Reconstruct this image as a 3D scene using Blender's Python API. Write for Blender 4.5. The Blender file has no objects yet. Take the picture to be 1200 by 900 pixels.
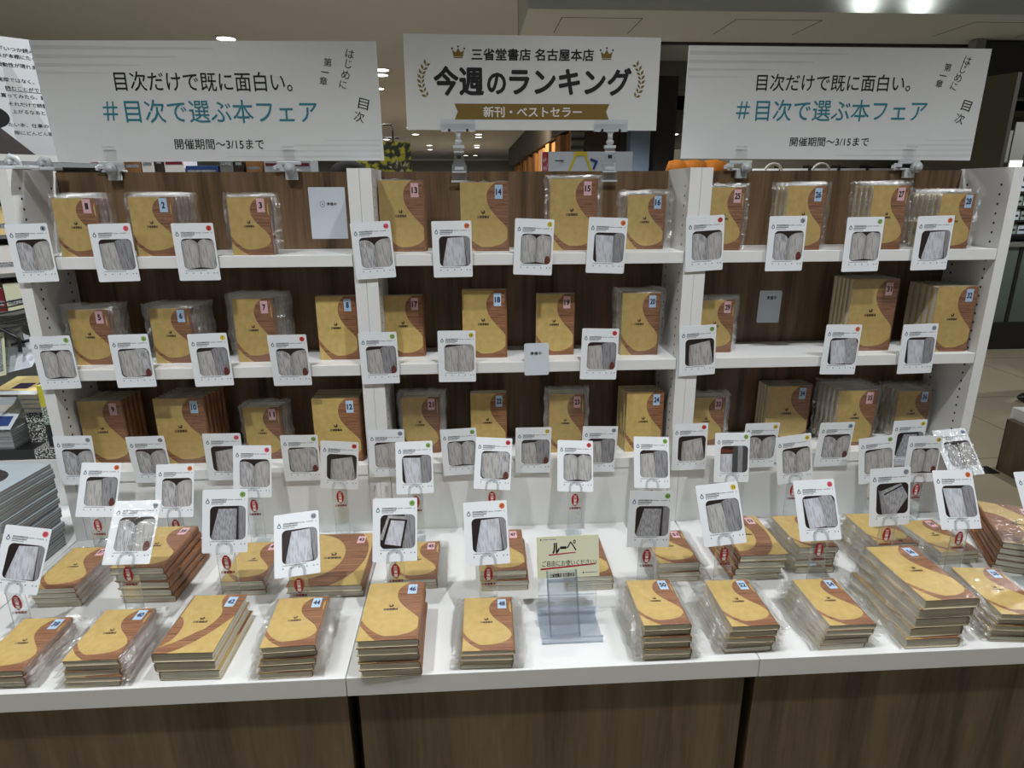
import bpy, bmesh, math, random
from mathutils import Matrix, Vector

# ------------------------------------------------------------------ camera, world, lights, exposure
S = bpy.context.scene
COL = S.collection
R_ = math.radians
cam_d = bpy.data.cameras.new('camera'); cam = bpy.data.objects.new('camera', cam_d); COL.objects.link(cam)
cam_d.sensor_fit = 'HORIZONTAL'; cam_d.sensor_width = 36.0; cam_d.lens = 754.602 * 36 / 1200
cam_d.clip_start = .05; cam_d.clip_end = 200
def cam_axes(yaw, pit, rol):
    cy, sy, cp, sp = math.cos(yaw), math.sin(yaw), math.cos(pit), math.sin(pit)
    fw = Vector((sy*cp, cy*cp, -sp)); r0 = Vector((cy, -sy, 0)); u0 = r0.cross(fw)
    c, s = math.cos(rol), math.sin(rol)
    return r0*c + u0*s, u0*c - r0*s, fw
r, u, fw = cam_axes(.0591, .2920, -.0041)
m = Matrix((r, u, -fw)).transposed().to_4x4(); m.translation = Vector((.2883, -1.765, .9883))
cam.matrix_world = m
S.camera = cam

w = bpy.data.worlds.new('world'); S.world = w; w.use_nodes = True
w.node_tree.nodes['Background'].inputs[0].default_value = (.93, .97, 1.0, 1)
w.node_tree.nodes['Background'].inputs[1].default_value = .21
S.view_settings.view_transform = 'Standard'; S.view_settings.look = 'None'
S.view_settings.exposure = 0.1; S.view_settings.gamma = 1.0; S.view_settings.use_curve_mapping = False
S.cycles.transparent_max_bounces = 28
S.cycles.max_bounces = 6
S.cycles.sample_clamp_indirect = 4

def spot(name, loc, target, power, size=150, blend=.6, radius=.04, color=(.97, .985, 1.0)):
    d = bpy.data.lights.new(name, 'SPOT'); d.energy = power; d.spot_size = R_(size); d.spot_blend = blend
    d.shadow_soft_size = radius; d.color = color
    o = bpy.data.objects.new(name, d); COL.objects.link(o); o.location = loc
    o.rotation_euler = (Vector(target) - Vector(loc)).to_track_quat('-Z', 'Y').to_euler()
    return o
for i, x in enumerate((-1.75, -.55, .75, 2.0)):
    spot('downlight_or_fill', (x, -1.0, 2.45), (x, -.78, 0), 108, 103, 1.0)
spot('downlight_or_fill', (4.0, 1.6, 1.95), (3.6, 1.6, -1), 70)
spot('downlight_or_fill', (6.2, 3.4, 1.95), (6.4, 4.6, 0), 80)
spot('downlight_or_fill', (.1, .62, 2.45), (-1.25, .5, 1.2), 110, 60, .6)  # added fill with no known fixture, brightens the far left poster
spot('downlight_or_fill', (.75, .72, 2.42), (.75, .8, 0), 45, 120)  # added fill behind the bookcases, so the picture box is not dark
for x, y in ((-2.6, 3.2), (.0, 3.0), (-.8, 6.5)):
    spot('downlight_or_fill', (x, y, 2.45), (x, y, 0), 160, 110)  # added fills: they light the floor so its bounce lifts the ceiling
spot('downlight_or_fill', (6.5, 12.5, 1.95), (6.5, 15, .6), 420, 130)  # added unseen fill, lifts the dark far strip under the right sign
spot('downlight_or_fill', (-1.0, 1.9, 2.4), (-1.0, 1.5, 0), 80)
spot('downlight_or_fill', (1.6, 4.4, 1.95), (1.6, 4.4, 0), 160)
spot('downlight_or_fill', (-1.4, 12.0, 2.4), (-1.4, 12, 0), 420)
spot('downlight_or_fill', (.5, 11.0, 2.4), (2.0, 12.5, .9), 520, 130, .6, .04, (1, .82, .6))
spot('downlight_or_fill', (-.5, 22.0, 2.4), (-.5, 22, 0), 600)
for x in (2.66, 3.0):
    spot('cove_uplight', (x, 2.345, 2.02), (x, 2.45, 2.12), 1.9, 165, 1.0, .03, (.95, 1, 1))

# ------------------------------------------------------------------ materials
def nd(t, kind, **kw):
    n = t.nodes.new(kind)
    for k, v in kw.items():
        if k.startswith('i_'):
            n.inputs[int(k[2:])].default_value = v
        else:
            setattr(n, k, v)
    return n
def new_mat(name):
    mt = bpy.data.materials.new(name); mt.use_nodes = True
    t = mt.node_tree; b = t.nodes['Principled BSDF']
    return mt, t, b
def srgb(r, g, b):
    f = lambda c: c/12.92 if c <= .04045 else ((c+.055)/1.055)**2.4
    return (f(r/255), f(g/255), f(b/255), 1)
def mat(name, rgb, rough=.5, metal=0, var=.04, scale=30, spec=.5, emit=0, bump=0):
    mt, t, b = new_mat(name)
    c = srgb(*rgb)
    b.inputs['Roughness'].default_value = rough; b.inputs['Metallic'].default_value = metal
    b.inputs['Specular IOR Level'].default_value = spec
    tc = nd(t, 'ShaderNodeTexCoord'); n = nd(t, 'ShaderNodeTexNoise'); n.inputs['Scale'].default_value = scale; n.inputs['Detail'].default_value = 4
    t.links.new(tc.outputs['Object'], n.inputs['Vector'])
    mx = nd(t, 'ShaderNodeMix', data_type='RGBA')
    mx.inputs[6].default_value = tuple(x*(1-var) for x in c[:3]) + (1,); mx.inputs[7].default_value = tuple(min(1, x*(1+var)) for x in c[:3]) + (1,)
    t.links.new(n.outputs['Fac'], mx.inputs[0]); t.links.new(mx.outputs[2], b.inputs['Base Color'])
    if bump:
        bp = nd(t, 'ShaderNodeBump'); bp.inputs['Strength'].default_value = bump; bp.inputs['Distance'].default_value = .002
        t.links.new(n.outputs['Fac'], bp.inputs['Height']); t.links.new(bp.outputs[0], b.inputs['Normal'])
    if emit:
        b.inputs['Emission Color'].default_value = c; b.inputs['Emission Strength'].default_value = emit
    return mt
def wood(name, dark, light, sx=14, sz=1.2, rough=.45, spec=.4):
    mt, t, b = new_mat(name); axis = 'Z'; b.inputs['Specular IOR Level'].default_value = spec
    tc = nd(t, 'ShaderNodeTexCoord'); mp = nd(t, 'ShaderNodeMapping')
    mp.inputs['Scale'].default_value = (sx, sx, sz) if axis == 'Z' else (sz, sx, sx)
    t.links.new(tc.outputs['Object'], mp.inputs['Vector'])
    n1 = nd(t, 'ShaderNodeTexNoise'); n1.inputs['Scale'].default_value = 1.0; n1.inputs['Detail'].default_value = 6; n1.inputs['Distortion'].default_value = .6
    n2 = nd(t, 'ShaderNodeTexNoise'); n2.inputs['Scale'].default_value = 9.0; n2.inputs['Detail'].default_value = 3
    t.links.new(mp.outputs[0], n1.inputs['Vector']); t.links.new(mp.outputs[0], n2.inputs['Vector'])
    ad = nd(t, 'ShaderNodeMath', operation='MULTIPLY_ADD'); ad.inputs[1].default_value = .35
    t.links.new(n2.outputs['Fac'], ad.inputs[0]); t.links.new(n1.outputs['Fac'], ad.inputs[2])
    cr = nd(t, 'ShaderNodeValToRGB'); e = cr.color_ramp
    e.elements[0].position = .42; e.elements[0].color = srgb(*dark); e.elements[1].position = .88; e.elements[1].color = srgb(*light)
    k = e.elements.new(.62); k.color = tuple((x+y)/2 for x, y in zip(srgb(*dark), srgb(*light)))
    t.links.new(ad.outputs[0], cr.inputs[0]); t.links.new(cr.outputs[0], b.inputs['Base Color'])
    b.inputs['Roughness'].default_value = rough
    return mt
def film(name, tint=(1, 1, 1), gloss=.10, rough=.12, bump=.0, bscale=60, white=.03, edge=.5):
    """thin clear plastic: see-through, with a weak mirror coat"""
    mt = bpy.data.materials.new(name); mt.use_nodes = True; t = mt.node_tree; t.nodes.clear()
    out = nd(t, 'ShaderNodeOutputMaterial'); tr = nd(t, 'ShaderNodeBsdfTransparent'); gl = nd(t, 'ShaderNodeBsdfGlossy'); df = nd(t, 'ShaderNodeBsdfDiffuse')
    tr.inputs[0].default_value = (*tint, 1); gl.inputs[0].default_value = (1, 1, 1, 1); gl.inputs['Roughness'].default_value = rough
    df.inputs[0].default_value = (.9, .92, .92, 1)
    lw = nd(t, 'ShaderNodeLayerWeight'); lw.inputs[0].default_value = edge
    mu = nd(t, 'ShaderNodeMath', operation='MULTIPLY_ADD'); mu.inputs[1].default_value = .22; mu.inputs[2].default_value = gloss
    t.links.new(lw.outputs['Fresnel'], mu.inputs[0])
    m1 = nd(t, 'ShaderNodeMixShader'); m2 = nd(t, 'ShaderNodeMixShader'); m1.inputs[0].default_value = white
    t.links.new(tr.outputs[0], m1.inputs[1]); t.links.new(df.outputs[0], m1.inputs[2])
    t.links.new(mu.outputs[0], m2.inputs[0]); t.links.new(m1.outputs[0], m2.inputs[1]); t.links.new(gl.outputs[0], m2.inputs[2])
    if bump:
        tc = nd(t, 'ShaderNodeTexCoord'); n = nd(t, 'ShaderNodeTexNoise'); n.inputs['Scale'].default_value = bscale; n.inputs['Detail'].default_value = 3; n.inputs['Distortion'].default_value = 1.2
        t.links.new(tc.outputs['Object'], n.inputs['Vector'])
        bp = nd(t, 'ShaderNodeBump'); bp.inputs['Strength'].default_value = bump; bp.inputs['Distance'].default_value = .004
        t.links.new(n.outputs['Fac'], bp.inputs['Height']); t.links.new(bp.outputs[0], gl.inputs['Normal'])
    t.links.new(m2.outputs[0], out.inputs[0])
    return mt
def curve_node(t, src, pts):
    n = nd(t, 'ShaderNodeFloatCurve'); c = n.mapping.curves[0]
    n.mapping.use_clip = False
    pts = [(max(-1, min(2, x)), y) for x, y in pts]
    c.points[0].location = pts[0]; c.points[1].location = pts[-1]
    for p in pts[1:-1]:
        c.points.new(*p)
    n.mapping.update()
    t.links.new(src, n.inputs['Value'])
    return n.outputs[0]
def cover_art(name, b_pts=None, g_pts=None, h_pts=None, k_pts=None, disc=None, ring=None, band=None):
    """printed paper cover: mustard ground with a wood-grain brown sweep (u to the right, v downwards on the front)"""
    mt, t, b = new_mat(name)
    uv = nd(t, 'ShaderNodeUVMap'); uv.uv_map = 'UVMap'
    sp = nd(t, 'ShaderNodeSeparateXYZ'); t.links.new(uv.outputs[0], sp.inputs[0])
    U = sp.outputs[0]
    inv = nd(t, 'ShaderNodeMath', operation='SUBTRACT'); inv.inputs[0].default_value = 1; t.links.new(sp.outputs[1], inv.inputs[1]); V = inv.outputs[0]
    def cmp(a, bb, op='LESS_THAN'):
        n = nd(t, 'ShaderNodeMath', operation=op); t.links.new(a, n.inputs[0])
        if isinstance(bb, (int, float)): n.inputs[1].default_value = bb
        else: t.links.new(bb, n.inputs[1])
        return n.outputs[0]
    def op2(a, bb, op):
        n = nd(t, 'ShaderNodeMath', operation=op); t.links.new(a, n.inputs[0]); t.links.new(bb, n.inputs[1]); return n.outputs[0]
    def ell(cx, cy, rx, ry):
        a = nd(t, 'ShaderNodeMath', operation='MULTIPLY_ADD'); a.inputs[1].default_value = 1/rx; a.inputs[2].default_value = -cx/rx; t.links.new(U, a.inputs[0])
        c = nd(t, 'ShaderNodeMath', operation='MULTIPLY_ADD'); c.inputs[1].default_value = 1/ry; c.inputs[2].default_value = -cy/ry; t.links.new(V, c.inputs[0])
        s = op2(op2(a.outputs[0], a.outputs[0], 'MULTIPLY'), op2(c.outputs[0], c.outputs[0], 'MULTIPLY'), 'ADD')
        return cmp(s, 1.0)
    y = None
    if ring:                                     # brown ring: yellow inside and outside of it
        i, o = ell(*ring[0]), ell(*ring[1])
        o = op2(cmp(o, .5, 'LESS_THAN'), i, 'MAXIMUM'); y = o
    else:
        y = op2(cmp(U, curve_node(t, V, b_pts)), cmp(V, curve_node(t, U, g_pts)), 'MULTIPLY')
        y = op2(y, cmp(V, curve_node(t, U, h_pts), 'GREATER_THAN'), 'MAXIMUM')
        if k_pts:
            y = op2(y, cmp(U, curve_node(t, V, k_pts), 'GREATER_THAN'), 'MAXIMUM')
        if disc:
            d = ell(*disc); nn = nd(t, 'ShaderNodeMath', operation='SUBTRACT'); nn.inputs[0].default_value = 1; t.links.new(d, nn.inputs[1])
            y = op2(y, nn.outputs[0], 'MULTIPLY')
    tc = nd(t, 'ShaderNodeTexCoord')
    mp = nd(t, 'ShaderNodeMapping'); mp.inputs['Scale'].default_value = (7, 230, 7); t.links.new(tc.outputs['Object'], mp.inputs[0])
    n1 = nd(t, 'ShaderNodeTexNoise'); n1.inputs['Scale'].default_value = 1; n1.inputs['Detail'].default_value = 4; n1.inputs['Distortion'].default_value = .8; t.links.new(mp.outputs[0], n1.inputs[0])
    cr = nd(t, 'ShaderNodeValToRGB'); cr.color_ramp.elements[0].position = .34; cr.color_ramp.elements[0].color = srgb(112, 70, 46); cr.color_ramp.elements[1].position = .66; cr.color_ramp.elements[1].color = srgb(170, 124, 90)
    t.links.new(n1.outputs['Fac'], cr.inputs[0])
    n2 = nd(t, 'ShaderNodeTexNoise'); n2.inputs['Scale'].default_value = 60; n2.inputs['Detail'].default_value = 5; t.links.new(tc.outputs['Object'], n2.inputs[0])
    c2 = nd(t, 'ShaderNodeValToRGB'); c2.color_ramp.elements[0].position = .3; c2.color_ramp.elements[0].color = srgb(190, 162, 98); c2.color_ramp.elements[1].position = .7; c2.color_ramp.elements[1].color = srgb(204, 178, 114)
    t.links.new(n2.outputs['Fac'], c2.inputs[0])
    mx = nd(t, 'ShaderNodeMix', data_type='RGBA'); t.links.new(y, mx.inputs[0]); t.links.new(cr.outputs[0], mx.inputs[6]); t.links.new(c2.outputs[0], mx.inputs[7])
    t.links.new(mx.outputs[2], b.inputs['Base Color']); b.inputs['Roughness'].default_value = .5; b.inputs['Specular IOR Level'].default_value = .35
    return mt
def striped(name, a, bcol, freq, axis=2, rough=.7, wob=.3):
    mt, t, b = new_mat(name)
    tc = nd(t, 'ShaderNodeTexCoord'); sp = nd(t, 'ShaderNodeMapping')
    sc = [3, 3, 3]; sc[axis] = freq; sp.inputs['Scale'].default_value = sc; t.links.new(tc.outputs['Object'], sp.inputs[0])
    n = nd(t, 'ShaderNodeTexNoise'); n.inputs['Scale'].default_value = 1; n.inputs['Detail'].default_value = 2; n.inputs['Distortion'].default_value = wob; t.links.new(sp.outputs[0], n.inputs[0])
    cr = nd(t, 'ShaderNodeValToRGB'); cr.color_ramp.elements[0].position = .35; cr.color_ramp.elements[0].color = srgb(*a); cr.color_ramp.elements[1].position = .62; cr.color_ramp.elements[1].color = srgb(*bcol)
    t.links.new(n.outputs['Fac'], cr.inputs[0]); t.links.new(cr.outputs[0], b.inputs['Base Color']); b.inputs['Roughness'].default_value = rough
    return mt
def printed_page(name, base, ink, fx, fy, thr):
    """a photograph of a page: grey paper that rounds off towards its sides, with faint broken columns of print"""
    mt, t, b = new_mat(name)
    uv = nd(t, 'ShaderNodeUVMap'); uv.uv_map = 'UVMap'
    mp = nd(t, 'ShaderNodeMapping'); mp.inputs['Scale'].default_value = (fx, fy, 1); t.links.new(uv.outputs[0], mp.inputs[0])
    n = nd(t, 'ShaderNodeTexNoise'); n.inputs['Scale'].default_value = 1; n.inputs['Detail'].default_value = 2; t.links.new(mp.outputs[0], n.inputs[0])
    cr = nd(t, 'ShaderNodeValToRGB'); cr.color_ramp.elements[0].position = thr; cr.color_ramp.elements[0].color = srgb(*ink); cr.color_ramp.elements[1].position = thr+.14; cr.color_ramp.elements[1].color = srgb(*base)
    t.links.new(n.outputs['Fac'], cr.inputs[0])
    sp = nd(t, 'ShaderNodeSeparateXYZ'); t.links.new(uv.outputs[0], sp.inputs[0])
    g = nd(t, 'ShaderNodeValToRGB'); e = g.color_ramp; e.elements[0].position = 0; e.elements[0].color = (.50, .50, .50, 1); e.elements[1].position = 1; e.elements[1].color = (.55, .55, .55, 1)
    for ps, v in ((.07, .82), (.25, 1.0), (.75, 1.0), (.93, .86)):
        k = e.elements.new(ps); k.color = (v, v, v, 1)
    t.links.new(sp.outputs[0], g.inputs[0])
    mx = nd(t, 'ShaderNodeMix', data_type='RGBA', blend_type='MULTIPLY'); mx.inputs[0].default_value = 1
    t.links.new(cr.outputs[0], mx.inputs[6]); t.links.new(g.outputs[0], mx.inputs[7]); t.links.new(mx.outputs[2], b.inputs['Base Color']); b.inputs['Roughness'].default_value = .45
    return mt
def small_print(name, paper, ink, freq=420):
    mt, t, b = new_mat(name)
    tc = nd(t, 'ShaderNodeTexCoord'); n = nd(t, 'ShaderNodeTexNoise'); n.inputs['Scale'].default_value = freq; n.inputs['Detail'].default_value = 1
    t.links.new(tc.outputs['Object'], n.inputs[0])
    cr = nd(t, 'ShaderNodeValToRGB'); cr.color_ramp.elements[0].position = .47; cr.color_ramp.elements[0].color = srgb(*ink); cr.color_ramp.elements[1].position = .6; cr.color_ramp.elements[1].color = srgb(*paper)
    t.links.new(n.outputs['Fac'], cr.inputs[0]); t.links.new(cr.outputs[0], b.inputs['Base Color']); b.inputs['Roughness'].default_value = .5
    return mt

M = {}
M['white'] = mat('white_melamine', (226, 227, 226), .38, var=.02, scale=8)
M['white_in'] = M['white']
M['hole'] = mat('dark_peg_hole', (24, 22, 20), .8)
M['seam'] = mat('dark_gap', (18, 16, 15), .8)
M['walnut'] = wood('dark_walnut_laminate', (48, 36, 25), (122, 99, 73), 20, 1.1)
M['walnut_base'] = wood('walnut_base_laminate', (54, 43, 31), (116, 99, 76), 11, .8)
M['ceiling'] = mat('matt_ceiling_paint', (186, 188, 187), .9, var=.02, scale=3)
M['soffit'] = mat('soffit_paint', (184, 186, 182), .9, var=.02, scale=3)
M['line'] = mat('hatch_gap', (60, 58, 52), .9)
M['floor'] = mat('beige_vinyl_floor', (164, 154, 132), .35, var=.10, scale=2.2)
M['olive'] = mat('olive_grey_panel', (92, 88, 72), .7, var=.03, scale=6)
M['dark'] = mat('near_black_panel', (34, 32, 30), .6)
M['darkbrown'] = mat('dark_brown_panel', (48, 32, 22), .6)
M['grey'] = mat('mid_grey_paint', (120, 120, 114), .7)
M['bluegrey'] = mat('blue_grey_column_paint', (104, 120, 136), .5)
M['slat'] = wood('warm_timber_cladding', (92, 62, 38), (186, 140, 94), 3, .5, .8, .05)
M['lamp'] = mat('lit_lamp_lens', (255, 252, 244), .4, emit=6)
M['lamp2'] = mat('lit_light_strip', (255, 250, 236), .4, emit=1.3)
M['board'] = mat('white_sign_board', (226, 228, 228), .55, var=.012, scale=4)
M['board_band'] = mat('printed_grey_band', (209, 211, 212), .55)
M['board_band2'] = mat('printed_faint_band', (214, 217, 218), .55)
M['ink'] = mat('black_print', (20, 20, 22), .6)
M['navyink'] = mat('dark_blue_print', (28, 40, 84), .6)
M['teal'] = mat('teal_print', (50, 128, 142), .6)
M['gold'] = mat('gold_print', (126, 104, 40), .6)
M['paper'] = mat('white_card_stock', (232, 236, 240), .42, var=.01)
M['print'] = small_print('small_header_print', (222, 226, 230), (40, 42, 46), 900)
M['print2'] = small_print('faint_caption_print', (226, 230, 234), (110, 112, 116), 900)
M['iconink'] = mat('grey_icon_print', (110, 116, 124), .6)
M['dropblue'] = mat('blue_grey_drop_mark', (74, 104, 120), .6)
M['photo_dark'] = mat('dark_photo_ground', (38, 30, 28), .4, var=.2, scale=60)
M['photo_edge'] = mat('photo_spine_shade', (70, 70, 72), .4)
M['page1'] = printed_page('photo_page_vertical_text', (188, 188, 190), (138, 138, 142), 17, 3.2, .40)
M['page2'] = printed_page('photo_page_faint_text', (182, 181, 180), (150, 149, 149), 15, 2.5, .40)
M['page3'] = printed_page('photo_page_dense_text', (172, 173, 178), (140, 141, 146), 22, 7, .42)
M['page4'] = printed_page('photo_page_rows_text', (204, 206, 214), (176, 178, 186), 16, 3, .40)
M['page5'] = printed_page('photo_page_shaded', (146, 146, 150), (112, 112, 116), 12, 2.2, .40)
M['thumb'] = mat('thumb_in_photo', (96, 50, 42), .4)
for k, c in dict(pink=(222, 92, 112), red=(206, 62, 62), orange=(222, 112, 60), yellow=(214, 196, 70), green=(138, 176, 92), grey=(150, 156, 166), blue=(128, 146, 172)).items():
    M['st_'+k] = mat('sticker_'+k, c, .4)
M['tag_pink'] = mat('pink_number_label', (232, 188, 196), .5)
M['tag_blue'] = mat('pale_blue_number_label', (188, 214, 240), .5)
M['kraft'] = wood('brown_cover_spine_print', (116, 76, 50), (158, 112, 76), 10, 120, .5)
M['mustard'] = mat('mustard_cover_paper', (194, 166, 98), .5)
M['coverin'] = mat('cover_inside', (196, 186, 160), .7)
M['pages'] = striped('page_edges', (190, 184, 164), (232, 228, 212), 900)
M['brownink'] = mat('dark_brown_print', (70, 40, 20), .6)
M['film'] = film('clear_wrinkled_film', (.99, .99, .985), .045, .20, .7, 45, .004, .3)
M['flap'] = film('crumpled_clear_film', (.99, .99, .985), .12, .20, 1.0, 70, .006, .3)
M['acryl'] = film('clear_acrylic', (.93, .945, .95), .05, .03, 0, 60, .03, .35)
M['acryl_edge'] = film('acrylic_edge', (.93, .945, .95), .10, .08, 0, 60, .12, .4)
M['acryl_blue'] = film('pale_blue_clear_plastic', (.90, .925, .955), .07, .05, 0, 60, .10, .4)
M['acryl_frame'] = film('thick_blue_plastic_rim', (.56, .64, .72), .12, .06, 0, 60, .20, .5)
M['clip'] = mat('grey_white_clip_plastic', (196, 200, 202), .3)
M['chrome'] = mat('bright_clear_clip_plastic', (222, 226, 230), .08, metal=.35)
M['redmark'] = mat('deep_red_print', (158, 24, 30), .4)
M['redtext'] = mat('dark_red_print', (120, 30, 30), .5)
M['redline'] = mat('crimson_marker', (170, 24, 56), .5)
M['whiteink'] = mat('white_print', (236, 232, 228), .5)
M['note'] = mat('pale_yellow_green_card', (222, 224, 192), .6)
M['bluenote'] = mat('pale_blue_paper', (206, 214, 222), .6)
M['skin'] = mat('skin', (176, 128, 106), .5)
M['hair'] = mat('black_hair', (22, 18, 17), .8, spec=.2)
M['cloth_black'] = mat('black_cloth', (20, 20, 24), .85)
M['cloth_navy'] = mat('navy_cloth', (34, 40, 60), .85)
M['mag'] = striped('magazine_cut_edges', (84, 86, 86), (176, 178, 178), 420, 2, .45)
M['magtop'] = mat('pale_blue_glossy_cover', (190, 202, 210), .12, var=.25, scale=5)
M['magdark'] = mat('dark_oval_print', (74, 66, 66), .2, var=.3, scale=24)
M['cream'] = mat('cream_print', (236, 214, 150), .5)
M['yellowb'] = mat('yellow_book_paper', (206, 200, 62), .45)
M['pattern'] = small_print('black_white_pattern_print', (222, 224, 220), (24, 26, 24), 260)
M['green_pat'] = small_print('leafy_pattern_print', (214, 220, 212), (96, 120, 100), 200)
M['blackb'] = mat('black_book_paper', (26, 26, 28), .4)
M['orange'] = mat('orange_cloth', (206, 122, 22), .75, var=.2, scale=14, bump=.4)
M['red'] = mat('red_print', (176, 34, 44), .5)
M['maroon'] = mat('maroon_print', (120, 30, 44), .5)
M['glasscase'] = mat('grey_green_case_glass', (104, 114, 108), .12, var=.05, scale=2)
M['purple'] = mat('dark_purple_print', (66, 56, 84), .4)
M['yellowstr'] = mat('yellow_ribbon', (214, 200, 60), .5)
M['bluecl'] = mat('deep_blue_print', (40, 70, 130), .5)
M['foliage_print'] = small_print('foliage_photo_print', (150, 146, 40), (30, 34, 18), 26)
M['frond_print'] = small_print('pale_frond_photo_print', (150, 142, 122), (52, 48, 40), 30)
B_B = [(0, .72), (.05, .635), (.12, .56), (.22, .535), (.32, .565), (.42, .65), (.5, .745), (.58, .86), (.66, .95), (.74, .985), (.8, .97), (.86, .90), (.9, .80), (.935, .6), (.95, -.5), (1, -.5)]
G_B = [(0, .66), (.1, .755), (.2, .83), (.3, .885), (.4, .925), (.5, .942), (1, .99)]
H_B = [(0, .75), (.1, .845), (.2, .93), (.3, 1.0), (.36, 1.05), (1, 1.2)]
B_A = [(0, .75), (.04, .66), (.1, .575), (.2, .52), (.3, .535), (.4, .605), (.5, .73), (.6, .86), (.68, .93), (.74, .945), (.8, .90), (.86, .77), (.9, .5), (.92, -.5), (1, -.5)]
G_A = [(0, .66), (.1, .765), (.2, .835), (.3, .885), (.4, .91), (.5, .925), (1, .95)]
H_A = [(0, .76), (.13, .87), (.3, .965), (.4, 1.01), (1, 1.2)]
K_A = [(0, 1.1), (.05, 1.0), (.1, .955), (.2, .93), (.3, .95), (.38, 1.02), (.45, 1.2), (1, 1.2)]
ART = {
    'B': cover_art('cover_print_large_sweep', B_B, G_B, H_B),
    'A': cover_art('cover_print_small_sweep', B_A, G_A, H_A, K_A),
    'C': cover_art('cover_print_ring', ring=((.10, .45, .52, .44), (.20, .42, .74, .66))),
    'D': cover_art('cover_print_double_sweep', [(0, .62), (.08, .60), (.2, .66), (.35, .74), (.5, .70), (.7, .5), (.85, .2), (.95, -.1), (1, -.2)], [(0, .93), (.3, .80), (.6, .62), (1, .5)],
                   [(0, 1.1), (.25, 1.0), (.5, .88), (.75, .68), (1, .40)], None, (-.02, .64, .24, .26)),
    'E': cover_art('cover_print_wide_arch', [(0, .34), (.1, .46), (.25, .66), (.4, .78), (.6, .84), (.8, .78), (.95, .60), (1, .5)], [(0, .98), (1, 1.02)], [(0, 1.2), (1, 1.2)], None, (.06, .62, .42, .34)),
}

# ------------------------------------------------------------------ mesh helpers
_text_cache = {}
def text_geo(body, weight=0):
    key = (body, weight)
    if key not in _text_cache:
        c = bpy.data.curves.new('lettering', 'FONT'); c.body = body; c.offset = weight; c.resolution_u = 3
        o = bpy.data.objects.new('lettering', c); COL.objects.link(o)
        bpy.context.view_layer.update()
        dg = bpy.context.evaluated_depsgraph_get()
        me = bpy.data.meshes.new_from_object(o.evaluated_get(dg))
        vs = [(v.co.x, v.co.y) for v in me.vertices]; fs = [tuple(p.vertices) for p in me.polygons]
        bpy.data.objects.remove(o); bpy.data.curves.remove(c); bpy.data.meshes.remove(me)
        xs = [v[0] for v in vs]; ys = [v[1] for v in vs]
        _text_cache[key] = (vs, fs, min(xs), max(xs), min(ys), max(ys))
    return _text_cache[key]

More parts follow.
